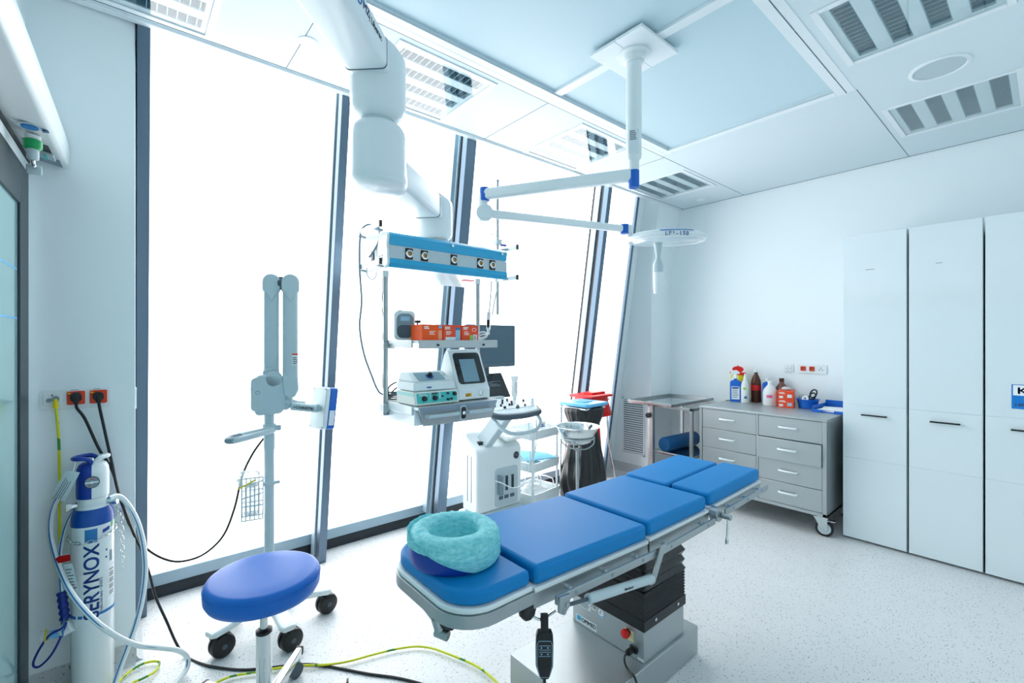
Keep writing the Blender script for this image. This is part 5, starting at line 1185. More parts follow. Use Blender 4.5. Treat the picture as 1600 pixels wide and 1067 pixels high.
wrap_label(k, .0352, .125, .145, R(-115), R(-75), 'lime'); wrap_label(k, .0352, .04, .062, R(-100), R(-60), 'ink2')
k = bt('brown_bottle', 'tall brown glass bottle with a red label and white cap', 'bottle', 4.68, 1.862, FA)
MB().lathe([(.042,0),(.045,.005),(.045,.18),(.041,.215),(.026,.25),(.016,.27),(.015,.295)]).build('bottle_body', 'brown', k); MB().lathe([(.017,.288),(.017,.312),(.001,.313)]).build('cap', 'white', k); wrap_label(k, .0453, .115, .165, R(-175), R(-20), 'red')
k = bt('blue_bottle', 'blue rectangular bottle with white cap half hidden by the white jug', 'bottle', 4.68, 1.76, FA)
shoulder_bottle(k, .085, .055, .20, 'blue', .016, .01, .025); MB().lathe([(.017,.205),(.017,.235),(.001,.236)]).build('cap', 'white', k); front_label(k, .06, .12, .08, -.0275, mat('peach_label', 'e6c0a0', .5), 5)
k = bt('white_jug', 'white plastic bottle with a pink label, foremost on the drawer unit', 'bottle', 4.545, 1.685, FA)
MB().lathe([(.056,0),(.06,.006),(.06,.115),(.055,.14),(.03,.175),(.019,.19),(.018,.205)], seg=36).build('bottle_body', 'milk', k); MB().lathe([(.0205,.200),(.0205,.225),(.001,.226)]).build('cap', 'white', k); wrap_label(k, .0603, .072, .098, R(-120), R(-75), 'pink')
k = bt('brown_jar', 'small brown bottle with bare neck behind the orange glove boxes', 'bottle', 4.765, 1.665, FA)
MB().lathe([(.055,0),(.058,.005),(.058,.12),(.045,.155),(.022,.19),(.019,.195),(.019,.235),(.001,.236)], seg=32).build('bottle_body', 'brown2', k); MB().lathe([(.021,.205),(.021,.238),(.001,.239)]).build('cap', 'brown', k)
bx = {}
for i, (lab, z) in enumerate((('lower orange glove box of the stacked pair on the drawer unit', 0), ('open upper orange glove box of the stacked pair on the drawer unit, white glove showing', .0725))):
    k = thing('glove_box', lab, 'box', (4.59, 1.565, TZ+z), FA+R(-6)); bx[i] = k
    MB().box(-.062, -.115, 0, .062, .115, .072).build('carton', 'card', k, bev=.001)
    s = MB(); rows(s, (-.02,-.115,.055), (1,0,0), UP, .06, .018, 2, .5); rows(s, (.0622,.03,.04), (0,1,0), UP, .06, .03, 3, .4); s.build('print_line', 'paper', k, smooth=False)
    s = MB(); quad(s, (.03,-.115,.03), (1,0,0), UP, .035, .028); s.build('pale_panel', 'label' if i else 'ltblue', k, smooth=False)
    s = MB(); quad(s, (-.035,-.115,.02), (1,0,0), UP, .03, .02); s.build('pale_panel', 'label', k, smooth=False)
gl = thing('glove', 'white glove fingertips poking out of the upper orange glove box', 'glove', bx[1].location+V((0,0,.0725)), FA)
s = blob(.035, .03, .014, 9, .5, 1.6); s.build('glove_folds', 'milk', gl, ang=80)
k = bt('blue_bowl', 'blue plastic bowl of instruments and scissors on the drawer unit', 'bowl', 4.60, 1.397, 0)
MB().lathe([(.062,0),(.068,.002),(.082,.07),(.088,.078),(.087,.081),(.079,.074),(.064,.006),(.001,.005)], seg=40).build('bowl_shell', 'blue', k)
sc = thing('scissors', 'pair of scissors with black handles sticking out of the blue bowl', 'scissors', (4.60, 1.385, TZ+.085))
s = MB(); s.torus((.005,-.03,.045), .026, .006, (-1,.2,.6), 24, 8, ey=1.5); s.torus((.01,-.02,.02), .024, .006, (-1,.1,.8), 24, 8, ey=1.5); s.build('handle', 'blk', sc); s = MB(); s.bar((0,.0,.03), (-.01,.06,-.055), .012, .004); s.build('blade', 'chrome', sc)
sp = thing('tape_roll', 'small roll of white tape in the blue bowl beside the scissors', 'tape roll', (4.545, 1.40, TZ+.075)); s = MB(); s.torus((0,0,.012), .018, .009, (-1,0,.4), 24, 8); s.build('tape_body', 'white', sp)
for i, (dy, lab) in enumerate(((.045, 'grey plastic tube leaning in the blue bowl'), (.02, 'chrome instrument handle leaning in the blue bowl'))):
    o = thing('bowl_instrument', lab, 'instrument', (4.59, 1.397+dy, TZ+.012)); s = MB(); s.cyl((0,-.01,0), (.0,.01,.10), .010-.003*i, seg=14); s.build('shaft', 'greyp' if i == 0 else 'chrome', o, bev=.002)
k = bt('paper_tray', 'blue plastic letter tray of white papers at the right end of the drawer unit', 'tray', 4.56, 1.183, R(-2))
s = MB(); s.box(-.16, -.12, .0, .16, .12, .006); s.build('tray_floor', 'blue', k)
s = MB(); s.box(-.16,-.12,.006,.16,-.114,.05); s.box(-.16,.114,.006,.16,.12,.05); s.box(.154,-.12,.006,.16,.12,.075); s.box(-.165,.04,.0,-.155,.12,.022); s.box(-.165,-.12,.0,-.155,-.04,.022); s.build('tray_wall', 'blue', k, bev=.002)
for i, lab in enumerate(('white paper sheets lying flat in the blue letter tray', 'top sheet of paper lying crooked in the blue letter tray')):
    o = thing('paper_sheet', lab, 'paper', (4.56, 1.183, TZ+.0065+.014*i), R(-4+14*i)); s = MB(); s.box(-.13, -.09, 0, .13, .09, .013 if i == 0 else .0015); s.build('sheet', 'paper', o, smooth=False)
o = MB().cyl((0,0,0), (.24,-.04,0), .0035, seg=8).build('pencil', 'gold', None); o.location = (4.53, 2.085, TZ+.0036); tag(o, 'long thin yellow pencil lying at the left edge of the drawer unit top', 'pencil')
# ================================================================= WHITENING LAMP ON A STAND
LR = V((.585, 2.655, 0)); LA = R(-12.6)
wl = thing('treatment_lamp', 'pale grey folding-arm treatment lamp on a castor stand in front of the first window', 'lamp stand', LR, LA)
def zz(py, k=297.): return 1.5-(py-532)/k
s = MB(); s.lathe([(.06,.125),(.062,.165),(.045,.185),(.03,.20)], seg=32); s.build('base_hub', 'wgrey', wl)
s = MB(); s.cyl((0,0,.19), (0,0,1.13), .024, seg=32); s.build('pole', 'wgrey', wl)
MB().lathe([(.0255,.93),(.0265,.94),(.0265,1.0),(.0255,1.01)], seg=32).build('pole_sleeve', 'wgrey', wl)
for k in range(5):
    a = R(-86+72*k)-LA; c = V((math.cos(a), math.sin(a), 0)); e = V((-c.y, c.x, 0)); rs = []
    for t, w, z0, z1 in ((.03,.036,.13,.185),(.09,.034,.132,.182),(.15,.032,.118,.165),(.19,.032,.112,.15),(.24,.036,.112,.145),(.285,.038,.112,.143),(.302,.03,.115,.138)):
        rs.append([c*t+e*u+UP*v for u, v in rrect(2*w, z1-z0, .012, 3, 0, (z0+z1)/2)])
    s = MB(); s.rings(rs); s.build('leg', 'whitem', wl, ang=60)
    q = c*.262; ax = V((math.cos(R(-65)), math.sin(R(-65)), 0)); b = V((-ax.y, ax.x, 0))
    s = MB(); o = q+b*.018
    for f in (-1, 1): s.lathe([(.001,.034),(.034,.034),(.05,.028),(.054,.016),(.054,.006),(.03,.004)] if f > 0 else [(.03,-.004),(.054,-.006),(.054,-.016),(.05,-.028),(.034,-.034),(.001,-.034)], seg=32, T=Matrix.Translation(o+UP*.054) @ ax.to_track_quat('Z', 'Y').to_matrix().to_4x4())
    s.cyl(q+UP*.07, q+UP*.114, .014, seg=14); ca = s.build('caster', 'blk', wl)
    s = MB(); s.lathe([(.012,.0345),(.012,.036),(.001,.036)], seg=20, T=Matrix.Translation(o+UP*.054) @ ax.to_track_quat('Z', 'Y').to_matrix().to_4x4()); s.build('hub_cap', 'dgrey', ca)
    s = MB(); p = o+UP*.10-b*.0+ax*.02; s.bar(p-b*.03, p-b*.055+UP*.014, .02, .008); s.build('brake_lever', 'blk', ca)
# motor box
s = MB(); s.prism([(-.065,1.13),(-.055,1.115),(.055,1.12),(.075,1.15),(.085,1.26),(.06,1.31),(.02,1.325),(-.045,1.325),(-.075,1.30),(-.085,1.255)], 'y', -.055, .055); mb = s.build('drive_box', 'wgrey', wl, bev=.012, seg=3)
s = MB(); s.prism(rrect(.055, .17, .02, 4, -.055, 1.225), 'y', -.057, -.0545); pl2 = s.build('side_cover', 'greyp', mb)
s = MB(); s.torus((-.052,-.0575,1.235), .009, .0012, (0,1,0), 20, 5); s.build('emblem', 'grey', pl2)
s = MB(); s.cyl((.02,.02,1.30), (.02,-.055,1.30), .042, seg=32); s.build('hinge_drum', 'wgrey', wl, bev=.006)
def fold(x, y, z0, z1, w, dp, n='arm'):
    s = MB(); s.rings([[V((x+u, y+v, z)) for u, v in rrect(w, dp, .018, 4)] for z in (z0, z1)]); return s.build(n, 'wgrey', wl, ang=50)
fold(.010, .0, 1.33, 1.79, .072, .058); fold(.098, -.03, 1.28, 1.79, .072, .058)
for x, y in ((.010, .0), (.098, -.03)):
    s = MB(); s.prism([(x-.042, 1.76)]+[(x+.042*math.cos(R(a)), 1.805+.042*math.sin(R(a))) for a in range(180, -1, -15)]+[(x+.042, 1.76), (x+.02, 1.735), (x, 1.70), (x-.025, 1.745)], 'y', y-.036, y+.036); s.build('top_knuckle', 'wgrey', wl, bev=.006)
s = MB(); s.cyl((.055,.0,1.80), (.055,-.03,1.80), .034, seg=24); s.cyl((.045,-.01,1.80), (.065,-.015,1.80), .03, seg=24); s.build('hinge_gap', 'dgrey', wl)
s = MB(); s.prism([(.062,1.36),(.08,1.31),(.134,1.31),(.137,1.24),(.12,1.205),(.09,1.195),(.068,1.215),(.060,1.27)], 'y', -.064, .008); s.build('lower_knuckle', 'wgrey', wl, bev=.010, seg=3)
MB().prism([(-.030,1.30),(.048,1.30),(.046,1.345),(.02,1.37),(-.03,1.345)], 'y', -.033, .033).build('lower_knuckle', 'wgrey', wl, bev=.006)
s = MB(); s.prism([(.105,1.37),(.133,1.37),(.133,1.43),(.105,1.43)], 'y', -.0605, -.0592); s.build('warning_label', 'label', wl, smooth=False); wlb = LAST[0]
s = MB(); s.box(.105,-.0612,1.424,.133,-.0604,1.432); s.build('orange_band', 'orange', wlb, smooth=False); s = MB(); rows(s, (.119,-.0606,1.395), (1,0,0), UP, .022, .04, 4, .5); s.build('printed_mark', 'print', wlb, smooth=False)
# swivel, horizontal arm and head
s = MB(); s.cyl((.09,-.03,1.21), (.09,-.03,1.15), .02, seg=24); s.torus((.075,-.04,1.165), .018, .012, (0,1,.2), 24, 10); s.build('swivel', 'wgrey', wl)
s = MB(); s.cyl((.10,-.045,1.155), (.225,-.06,1.135), .021, seg=28); ha = s.build('head_arm', 'wgrey', wl, bev=.004)
s = MB(); s.tube([(.09,-.02,1.19),(.13,-.01,1.17),(.17,.0,1.162)], .010, seg=10); s.build('cable_arm', 'wgrey', wl)
text(ha, 'lettering', '+CHRISTIE', .021, (.158,-.0755,1.145), (.125,-.015,-.02), (0,-.15,1), 'dgrey')
HM = Matrix.Translation((.235, -.02, 1.135)) @ Matrix.Rotation(R(-62), 4, 'Z') @ Matrix.Rotation(R(-7), 4, 'X')
s = MB(); s.prism(rrect(.13, .225, .016, 4), 'y', .0, .022, T=HM); lh_ = s.build('lamp_back', 'white', wl, bev=.003)
s = MB(); s.prism(rrect(.12, .215, .014, 4), 'y', -.0015, .001, T=HM); s.build('back_inset', 'white', lh_)
s = MB(); s.prism(rrect(.13, .225, .016, 4), 'y', .0225, .068, T=HM); s.build('blue_front', 'blue', wl, bev=.003)
s = MB(); s.box(.0655, .028, -.09, .066, .060, -.01, T=HM); s.build('side_label', 'label', wl, smooth=False)
s = MB()
for u in (-.055, .055):
    for v in (-.102, .102): s.cyl(HM @ V((u,-.0015,v)), HM @ V((u,-.003,v)), .0035, seg=10)
s.build('screw', 'dgrey', lh_)
s = MB(); s.cyl((.222,-.06,1.137), HM @ V((0,.0,.0)), .021, seg=20); s.build('head_joint', 'wgrey', wl)
# push handle
s = MB(); s.tube([(.03,-.03,1.045),(-.01,-.04,1.04),(-.14,-.13,1.035),(-.165,-.155,1.033),(-.172,-.19,1.03),(-.155,-.205,1.03),(-.12,-.185,1.03),(.0,-.06,1.035),(.03,-.01,1.045)], .0145, n=4, seg=12); hd = s.build('push_handle', 'wgrey', wl)
s = MB(); s.tube([(-.125,-.122,1.035),(-.148,-.139,1.034),(-.165,-.155,1.033),(-.172,-.19,1.03),(-.155,-.205,1.03),(-.13,-.192,1.03)], .0155, n=4, seg=12); s.build('grip', 'grey', hd)
s = MB(); s.cyl((0,0,1.02), (0,0,1.065), .032, seg=28); s.box(.01,-.03,1.03,.055,.0,1.058); s.build('handle_clamp', 'wgrey', wl, bev=.004)
# wire basket
bk = MB(); bx0, bx1, by0, by1, bz0, bz1 = -.122, -.028, -.09, -.02, .605, .80
for i in range(6):
    x = bx0+(bx1-bx0)*i/5; bk.tube([(x, by0, bz1-.02*(5-i)/5), (x, by0, bz0), (x, by1, bz0), (x, by1, bz1)], .0028, n=1, seg=6)
for i in range(4):
    y = by0+(by1-by0)*i/3
    for x in (bx0, bx1): bk.tube([(x, y, bz0), (x, y, bz1)], .0025, n=1, seg=6)
for z in (bz0, bz0+.07, bz0+.13, bz1-.005):
    bk.tube([(bx0, by0, z-.02 if z > .7 else z), (bx1, by0, z), (bx1, by1, z), (bx0, by1, z)], .0032, n=1, seg=6, closed=True)
for i in range(8): bk.tube([(bx0, by0, bz0+.006*i), (bx1, by0, bz0+.006*i)], .0016, n=1, seg=5)
bk.build('wire_basket', 'wgrey', wl)
s = MB(); s.cyl((0,0,.745), (0,0,.765), .03, seg=24); s.bar((-.03,-.02,.755), (.05,-.0,.755), .014, .016); s.build('basket_clamp', 'wgrey', wl, bev=.003)
LT = Matrix.Translation(LR) @ Matrix.Rotation(LA, 4, 'Z')
pb = thing('plastic_bag', 'clear plastic bag with a yellow strip stuffed in the wire basket of the lamp stand', 'bag', LT @ V((-.078, -.055, .61)), LA)
s = blob(.040, .030, .085, 4, .3); bo = s.build('bag_film', 'film', pb, ang=70)
s = blob(.058, .042, .045, 8, .45, 1.3); o = s.build('bag_top', 'film', pb, ang=70); o.location = (-.015, -.01, .15)
s = MB(); s.bar((-.055,-.062,.165), (.02,-.058,.20), .003, .006); s.build('yellow_strip', 'yel', pb)

# ================================================================= STOOL
SC = V((.416, 1.972, 0))
so = thing('stool', 'round bright blue stool on a chrome gas lift in the left foreground', 'stool', SC)
MB().lathe([(.001,.522),(.165,.522),(.190,.528),(.199,.545),(.2005,.57),(.199,.590),(.192,.601),(.178,.606),(.12,.608),(.001,.608)], seg=72).build('seat', 'seat', so, ang=60)
s = MB(); s.torus((0,0,.582), .2005, .0013, (0,0,1), 72, 6); s.build('piping', 'seat', LAST[0])
MB().lathe([(.001,.505),(.11,.505),(.115,.521),(.001,.521)], seg=32).build('seat_plate', 'blk', so)
s = MB(); s.cyl((0,0,.37), (0,0,.51), .0145, seg=28); s.build('gas_rod', 'chrome', so)
MB().lathe([(.0275,.08),(.0275,.372),(.025,.375)], seg=32).build('column', 'chrome', so)
MB().lathe([(.026,.372),(.029,.374),(.029,.385),(.02,.389),(.015,.389)], seg=32).build('column_collar', 'blk', so)
MB().lathe([(.03,.05),(.036,.055),(.036,.115),(.029,.12)], seg=32).build('base_hub', 'chrome', so)
for k in range(5):
    a = R(-21.7+72*k); c = V((math.cos(a), math.sin(a), 0)); e = V((-c.y, c.x, 0)); rs = []
    for t, w, z0, z1 in ((.02,.021,.062,.108),(.30,.014,.082,.115)): rs.append([c*t+e*u+UP*v for u, v in rrect(2*w, z1-z0, .006, 3, 0, (z0+z1)/2)])
    s = MB(); s.rings(rs); lg = s.build('leg', 'chrome', so, ang=50)
    s = MB(); s.rings([[c*t+e*u+UP*v for u, v in rrect(.032, .037, .006, 3, 0, .098)] for t in (.299, .308)]); s.build('leg_cap', 'blk', lg)
    b = V((math.cos(a+1.1), math.sin(a+1.1), 0)); q = c*.288; n_ = V((-b.y, b.x, 0)); s = MB()
    for f in (-1, 1): s.cyl(q+n_*.016+b*(f*.004)+UP*.032, q+n_*.016+b*(f*.018)+UP*.032, .032, seg=28)
    ca = s.build('caster', 'dgrey', so, bev=.003)
    s = MB(); s.torus(q+n_*.016+UP*.032, .022, .004, b, 24, 6, arc=2*PI); s.cyl(q+UP*.04, q+UP*.085, .009, seg=12); s.build('caster_hood', 'greyp', ca)

# ================================================================= GAS CYLINDER
GC = V((-.098, 2.665, 0)); ga = math.atan2(-GC.y, -GC.x)  # direction to the room's viewer side
gc = thing('gas_cylinder', 'white gas cylinder with blue shoulder and blue lettering standing against the wall', 'gas cylinder', GC)
MB().lathe([(.001,.0),(.064,.002),(.07,.01),(.07,.735),(.0685,.755),(.064,.772),(.056,.788),(.050,.797),(.050,.832),(.001,.832)], seg=64).build('body', 'whitem', gc, ang=60)
MB().lathe([(.0703,.722),(.0704,.736),(.069,.757),(.0646,.774),(.0566,.7895)], seg=64, cap=False).build('shoulder_band', mat('shoulder_blue', '1450a6', .3), gc)
def cp(a, r, z): return V((math.cos(ga+a)*r, math.sin(ga+a)*r, z))
def cpatch(name, a0, a1, z0, z1, m, r=.0703, n=10, parent=gc, skew=0.):
    s = MB(); s.rings([[cp(a, r+d, z+skew*(a-a0)) for d, z in ((-.001, z0), (.0004, z0), (.0004, z1), (-.001, z1))] for a in [a0+(a1-a0)*i/n for i in range(n+1)]]); return s.build(name, m, parent)
# angle a: positive = to the viewer's right (counter-clockwise seen from above)
cpatch('blue_square', -.37, .20, .655, .712, 'ink2')
def wraptext(name, st, h, a_c, z_base, m, r=.0712, bold=.020):
    me = textmesh(st, h, 0, 'LEFT', bold=bold)
    bm = bmesh.new(); bm.from_mesh(me); bpy.data.meshes.remove(me)
    bmesh.ops.remove_doubles(bm, verts=bm.verts, dist=1e-6)
    for i in range(1, 12):
        y = h*.75*i/12; bmesh.ops.bisect_plane(bm, geom=bm.verts[:]+bm.edges[:]+bm.faces[:], plane_co=(0, y, 0), plane_no=(0, 1, 0))
    for v in bm.verts: v.co.y = max(-.01*h if st == 'SERYNOX' else -.3*h, min(.725*h, v.co.y))
    for v in bm.verts: # text runs upwards, its own up points to the viewer's left
        x, y = v.co.x, v.co.y; v.co = cp(a_c-(y-h*.36)/.07, r, z_base+x)
    s = MB(); s.bm.free(); s.bm = bm; return s.build(name, m, gc, smooth=False)
wraptext('lettering', 'SERYNOX', .069, -.085, .337, 'ink')
bpy.context.view_layer.update()
zt = [v.co.z for v in LAST[0].data.vertices]; k_ = (.648-.337)/(max(zt)-.337)
for v in LAST[0].data.vertices: v.co.z = .337+(v.co.z-.337)*k_
def fitz(z0, z1):
    vs = LAST[0].data.vertices; lo = min(v.co.z for v in vs); hi = max(v.co.z for v in vs)
    for v in vs: v.co.z = z0+(v.co.z-lo)*(z1-z0)/(hi-lo)
wraptext('lettering', 'Kyslík, Oxid dusný', .0145, .36, .36, 'ink', bold=.008); fitz(.361, .443)
cpatch('lettering_dash', .352, .372, .448, .4535, 'ink', r=.0708, n=2)
wraptext('lettering', '50 %/50 %', .0145, .36, .45, 'ink', bold=.008); fitz(.459, .50)
cpatch('blue_line', .30, 1.5, .345, .357, 'ink2'); cpatch('blue_line', -.72, -.48, .345, .357, 'ink2'); cpatch('blue_line', -1.3, -.85, .345, .357, 'ink2')
cpatch('barcode_label', .75, 1.25, .40, .53, 'paper')
for i in range(22): 
    if i % 5 != 4: cpatch('barcode', .82, 1.18, .41+.0052*i, .41+.0052*i+.0026, 'print', r=.0708, n=4)
bars = [c for c in gc.children if c.name.startswith('barcode') and not c.name.startswith('barcode_label')]
bmj = bmesh.new()
for c in bars: bmj.from_mesh(c.data)
for c in bars: bpy.data.objects.remove(c)
s = MB(); s.bm.free(); s.bm = bmj; s.build('barcode', 'print', gc, smooth=False)
cpatch('small_label', .45, .85, .685, .70, 'ink', skew=.02); cpatch('small_label', .42, .80, .665, .682, 'label', skew=.02); cpatch('green_mark', .95, 1.2, .695, .72, 'grn', skew=.04)
for a, z in ((.62, .605), (.60, .575)): cpatch('printed_mark', a, a+.08, z, z+.008, 'ink')
cpatch('printed_mark', .85, 1.05, .555, .60, 'grey')
s = MB(); s.rings([[cp(a, q, z) for q, z in ((.0498,.80),(.0505,.80),(.0505,.812),(.0498,.812))] for a in [-.9+.1*i for i in range(19)]]); s.build('neck_print', 'label', gc)
# valve guard: half blue, half white
def half(a0, a1, m):
    s = MB(); N = 20; prof = [(.045,.832),(.053,.834),(.054,.86),(.054,.93),(.052,.955),(.045,.972),(.035,.98),(.001,.98)]
    s.rings([[cp(a0+(a1-a0)*i/N, r, z) for r, z in prof]+[cp(a0+(a1-a0)*i/N, .001, .832)] for i in range(N+1)]); return s.build('valve_guard', m, gc, ang=50)
half(-2.9, -.08, 'vinyl2'); half(-.08, 2.6, 'white')
g0 = cp(-.05, .0545, .905); nv = cp(-.05, 1, 0); nv.z = 0
s = MB(); s.cyl(g0, g0+nv*.004, .0245, seg=32); ga_ = s.build('gauge', 'blk', gc)
s = MB(); s.cyl(g0+nv*.0035, g0+nv*.0048, .0225, seg=32); s.build('gauge_face', 'grey', ga_)
tx = V((-nv.y, nv.x, 0)); s = MB(); q = g0+nv*.0052; s.cyl(q, q+nv*.001, .0055, seg=16); s.bar(q-tx*.021+nv*.0002, q+tx*.021+nv*.0002, .001, .006, nv.cross(tx)); s.build('gauge_needle', 'label', ga_)
s = MB(); s.bar(q-tx*.006+UP*.014, q+tx*.006+UP*.014, .001, .003, UP); s.bar(q-tx*.012-UP*.011, q-tx*.005-UP*.014, .001, .003, UP); s.build('red_mark', 'red', ga_)
# top carrying loop
s = MB(); s.tube([cp(-.1,.03,.975), cp(-.35,.045,1.0), cp(-1.0,.062,1.006), cp(-1.6,.06,1.004), cp(-2.3,.05,1.003), cp(-3.0,.04,1.002), cp(2.6,.03,.99)], .009, n=6, seg=10); s.build('carrying_loop', 'vinyl2', gc)
s = MB(); s.tube([cp(.0,.03,.975), cp(.5,.045,1.0), cp(1.3,.05,1.002), cp(2.0,.04,1.0), cp(2.6,.035,.99)], .009, n=6, seg=10); s.build('carrying_loop', 'white', gc)
s = MB(); s.cyl(cp(-.5,.02,.95), cp(-.5,.02,1.0), .012, seg=14); s.build('valve_stem', 'chrome', gc)
for a in (-1.45, 1.25):
    s = MB(); c = cp(a, .05, .805); d = cp(a, 1, 0); d.z = 0; s.cyl(c, c+d*.03, .013, seg=14); s.cyl(c+d*.018, c+d*.034, .017, seg=6); s.build('outlet_fitting', 'chrome', gc)
# hanging tag
tg = thing('hanging_tag', 'white instruction tag hanging from the gas cylinder carrying loop', 'tag', (0,0,0))
p = [at(a, b, d=1.86) for a, b in ((103, 735), (125, 738), (101, 784), (79, 775))]; nf = (V((0,0,1.5))-p[0]).normalized()*.0012
s = MB(); s.hexa([v-nf for v in p]+[v+nf for v in p]); s.build('tag_card', 'label', tg, smooth=False)
c = sum(p, V())/4; xd = (p[0]-p[3]).normalized(); s = MB(); rows(s, c+nf*1.3, xd, (p[0]-p[1]).normalized(), .13, .035, 4, .3); s.build('printed_mark', 'print', tg, smooth=False)
s = MB(); s.tube([p[0]*.5+p[1]*.5-V((0,0,.004)), GC+cp(-1.0,.062,1.0)], .0015, n=1); s.build('tie', 'label', tg)
off = V(p[0]); tg.location = off
for ch in tg.children: ch.location = -off
# chain round the cylinder with a free end
ch = thing('safety_chain', 'steel chain looped round the gas cylinder, its free end hanging on the wall side', 'chain', GC, 0)
def chainmesh(path, L=.021):
    s = MB(); P = catmull(path, 20); acc = 0; k = 0; last = P[0]
    for i in range(1, len(P)):
        acc += (P[i]-P[i-1]).length
        if acc >= L:
            a, b = last, P[i]; d = (b-a).normalized(); h = frame_from(d); n = h[0] if k % 2 else h[1]; o = d.cross(n)
            c = (a+b)/2; l = (b-a).length*.72
            s.tube([c-d*l+o*.0, c-d*l*.5+o*.0058, c+d*l*.5+o*.0058, c+d*l, c+d*l*.5-o*.0058, c-d*l*.5-o*.0058], .0016, n=2, seg=5, closed=True); last = P[i]; acc = 0; k += 1
    return s
chainmesh([cp(2.0,.082,.69), cp(1.5,.076,.69), cp(1.1,.076,.683), cp(.7,.076,.675), cp(.35,.0755,.668), cp(0,.0755,.663), cp(-.35,.0755,.661), cp(-.7,.0755,.661), cp(-1.1,.076,.664), cp(-1.5,.077,.67), cp(-2.0,.084,.68)]).build('chain_loop', 'chrome', ch)
e0 = at(178, 788, d=2.03)-GC; chainmesh([e0, at(188, 800, d=2.05)-GC, at(190, 830, d=2.05)-GC, at(191, 860, d=2.05)-GC, at(192, 887, d=2.05)-GC]).build('chain_end', 'chrome', ch)
wb = thing('wall_bracket', 'small steel bracket on the wall behind the gas cylinder neck', 'bracket', (-.03, 2.7695, .70))
s = MB(); s.box(-.03,-.004,-.02,.03,0,.02); s.cyl((.0,-.02,0), (0,-.004,0), .008, seg=12); s.build('plate', 'chrome', wb)

# hoses and cables on the left
def px3(l): return [at(a, b, d=c) for a, b, c in l]
def hose(name, label, l, r=.0105):
    P = px3(l); o = thing(name, label, 'hose', P[0]); s = MB(); s.tube([p-P[0] for p in P], r, seg=12, n=8); h = s.build('hose_wall', 'whitem', o)
    s = MB(); vdir = (V((0,0,1.9))-P[len(P)//2]).normalized()
    off = vdir*r*.85+V((-.5,.0,.0))*r*.6; s.tube([p-P[0]+off for p in P], .0028, seg=6, n=8); s.build('blue_stripe', 'ink2', o); return o
hose('breathing_hose', 'white hose looping from the hanging tag across the front of the gas cylinder', [(102,768,1.95),(88,783,1.93),(80,808,1.92),(79,836,1.91),(86,868,1.89),(97,898,1.86),(112,927,1.83),(132,953,1.82),(157,977,1.83),(186,996,1.87),(216,1008,1.93),(250,1012,1.98),(278,1016,2.03),(292,1026,2.08),(293,1041,2.07),(283,1058,2.02),(266,1078,1.95),(250,1100,1.87)])
hose('breathing_hose', 'white hose with blue stripe arching down the right side of the gas cylinder', [(170,779,1.93),(184,775,1.97),(198,786,2.0),(214,814,2.02),(224,852,2.02),(227,892,2.01),(222,936,1.99),(212,976,1.97),(200,1010,1.94),(188,1042,1.91),(179,1070,1.88),(174,1095,1.85)])
hose('breathing_hose', 'white hose with blue stripe running up from the blue grip behind the gas cylinder neck', [(96,927,1.9),(94,890,1.91),(95,858,1.92),(101,828,1.95),(111,805,1.99),(124,788,2.03)], .008)
gp = thing('demand_valve', 'deep blue ribbed grip with white mouthpiece and blue strap hanging left of the gas cylinder', 'breathing valve', at(98, 948, d=1.9), world=True)
a, b = at(96, 924, d=1.9), at(102, 968, d=1.9); x, y, dd = frame_from(b-a); L = (b-a).length; s = MB(); rs = []
for i in range(25):
    t = i/24; r = .0155+.0022*math.sin(t*PI*9)+(.001 if t > .9 else 0)-(.006 if i in (0, 24) else 0); rs.append([a+dd*L*t+(x*math.cos(2*PI*k/20)+y*math.sin(2*PI*k/20))*r for k in range(20)])
s.rings(rs); s.build('grip', 'blue2', gp)
a, b = at(101, 966, d=1.9), at(100, 978, d=1.9); s = MB(); s.cyl(a, b, .012, seg=16); s.build('connector', 'chrome', gp)
a, b = at(113, 976, d=1.9), at(94, 988, d=1.88); s = MB(); s.cyl(a, b, .026, .022, seg=24); s.build('valve_body', 'white', gp, bev=.004)
c, e = at(78, 992, d=1.86), at(62, 996, d=1.84); s = MB(); s.cyl(b, c, .017, .015, seg=20); s.build('blue_adapter', 'sky', gp); s = MB(); s.cyl(c, e, .016, .022, seg=20); s.build('mouthpiece', 'clear', gp)
s = MB(); s.torus(at(71, 993, d=1.85), .024, .0026, (c-e), 28, 6); s.build('yellow_ring', 'yel', gp)
s = MB(); s.tube(px3([(104,972,1.86),(96,982,1.85),(78,992,1.84),(63,1012,1.84),(53,1032,1.84),(53,1041,1.84),(62,1041,1.85),(78,1026,1.86),(90,1006,1.87),(99,985,1.87),(103,974,1.87)]), .0042, n=6); s.build('strap', 'blue2', gp)
s = MB(); s.bar(at(100, 968, d=1.86), at(98, 994, d=1.86), .022, .004, V((1,0,0))); s.build('strap_band', 'ink2', gp, bev=.001)
rt_ = thing('red_tag', 'small red arrow tag clipped to the hose left of the gas cylinder', 'tag', at(99, 874, d=1.87), world=True)
p = px3([(86,873,1.87),(91,880,1.87),(110,876,1.87),(110,866,1.87),(92,869,1.87)]); nf = (V((0,0,1.5))-p[0]).normalized()*.001; s = MB(); s.rings([[v-nf for v in p], [v+nf for v in p]]); s.build('tag_card', 'red', rt_, smooth=False)
po = thing('clear_pouch', 'clear plastic pouch hanging on the hose at the left edge of the gas cylinder', 'pouch', at(110, 905, d=1.85), world=True)
p = px3([(99,882,1.86),(113,880,1.86),(124,926,1.86),(112,928,1.86)]); s = MB(); s.hexa([v-nf*2 for v in p]+[v+nf*2 for v in p]); s.build('pouch_film', 'label', po)
c = sum(p, V())/4; s = MB(); rows(s, c+nf*3.4, (p[1]-p[0]).normalized(), (p[0]-p[3]).normalized(), .03, .09, 7, .3); s.build('printed_mark', 'print', po, smooth=False)
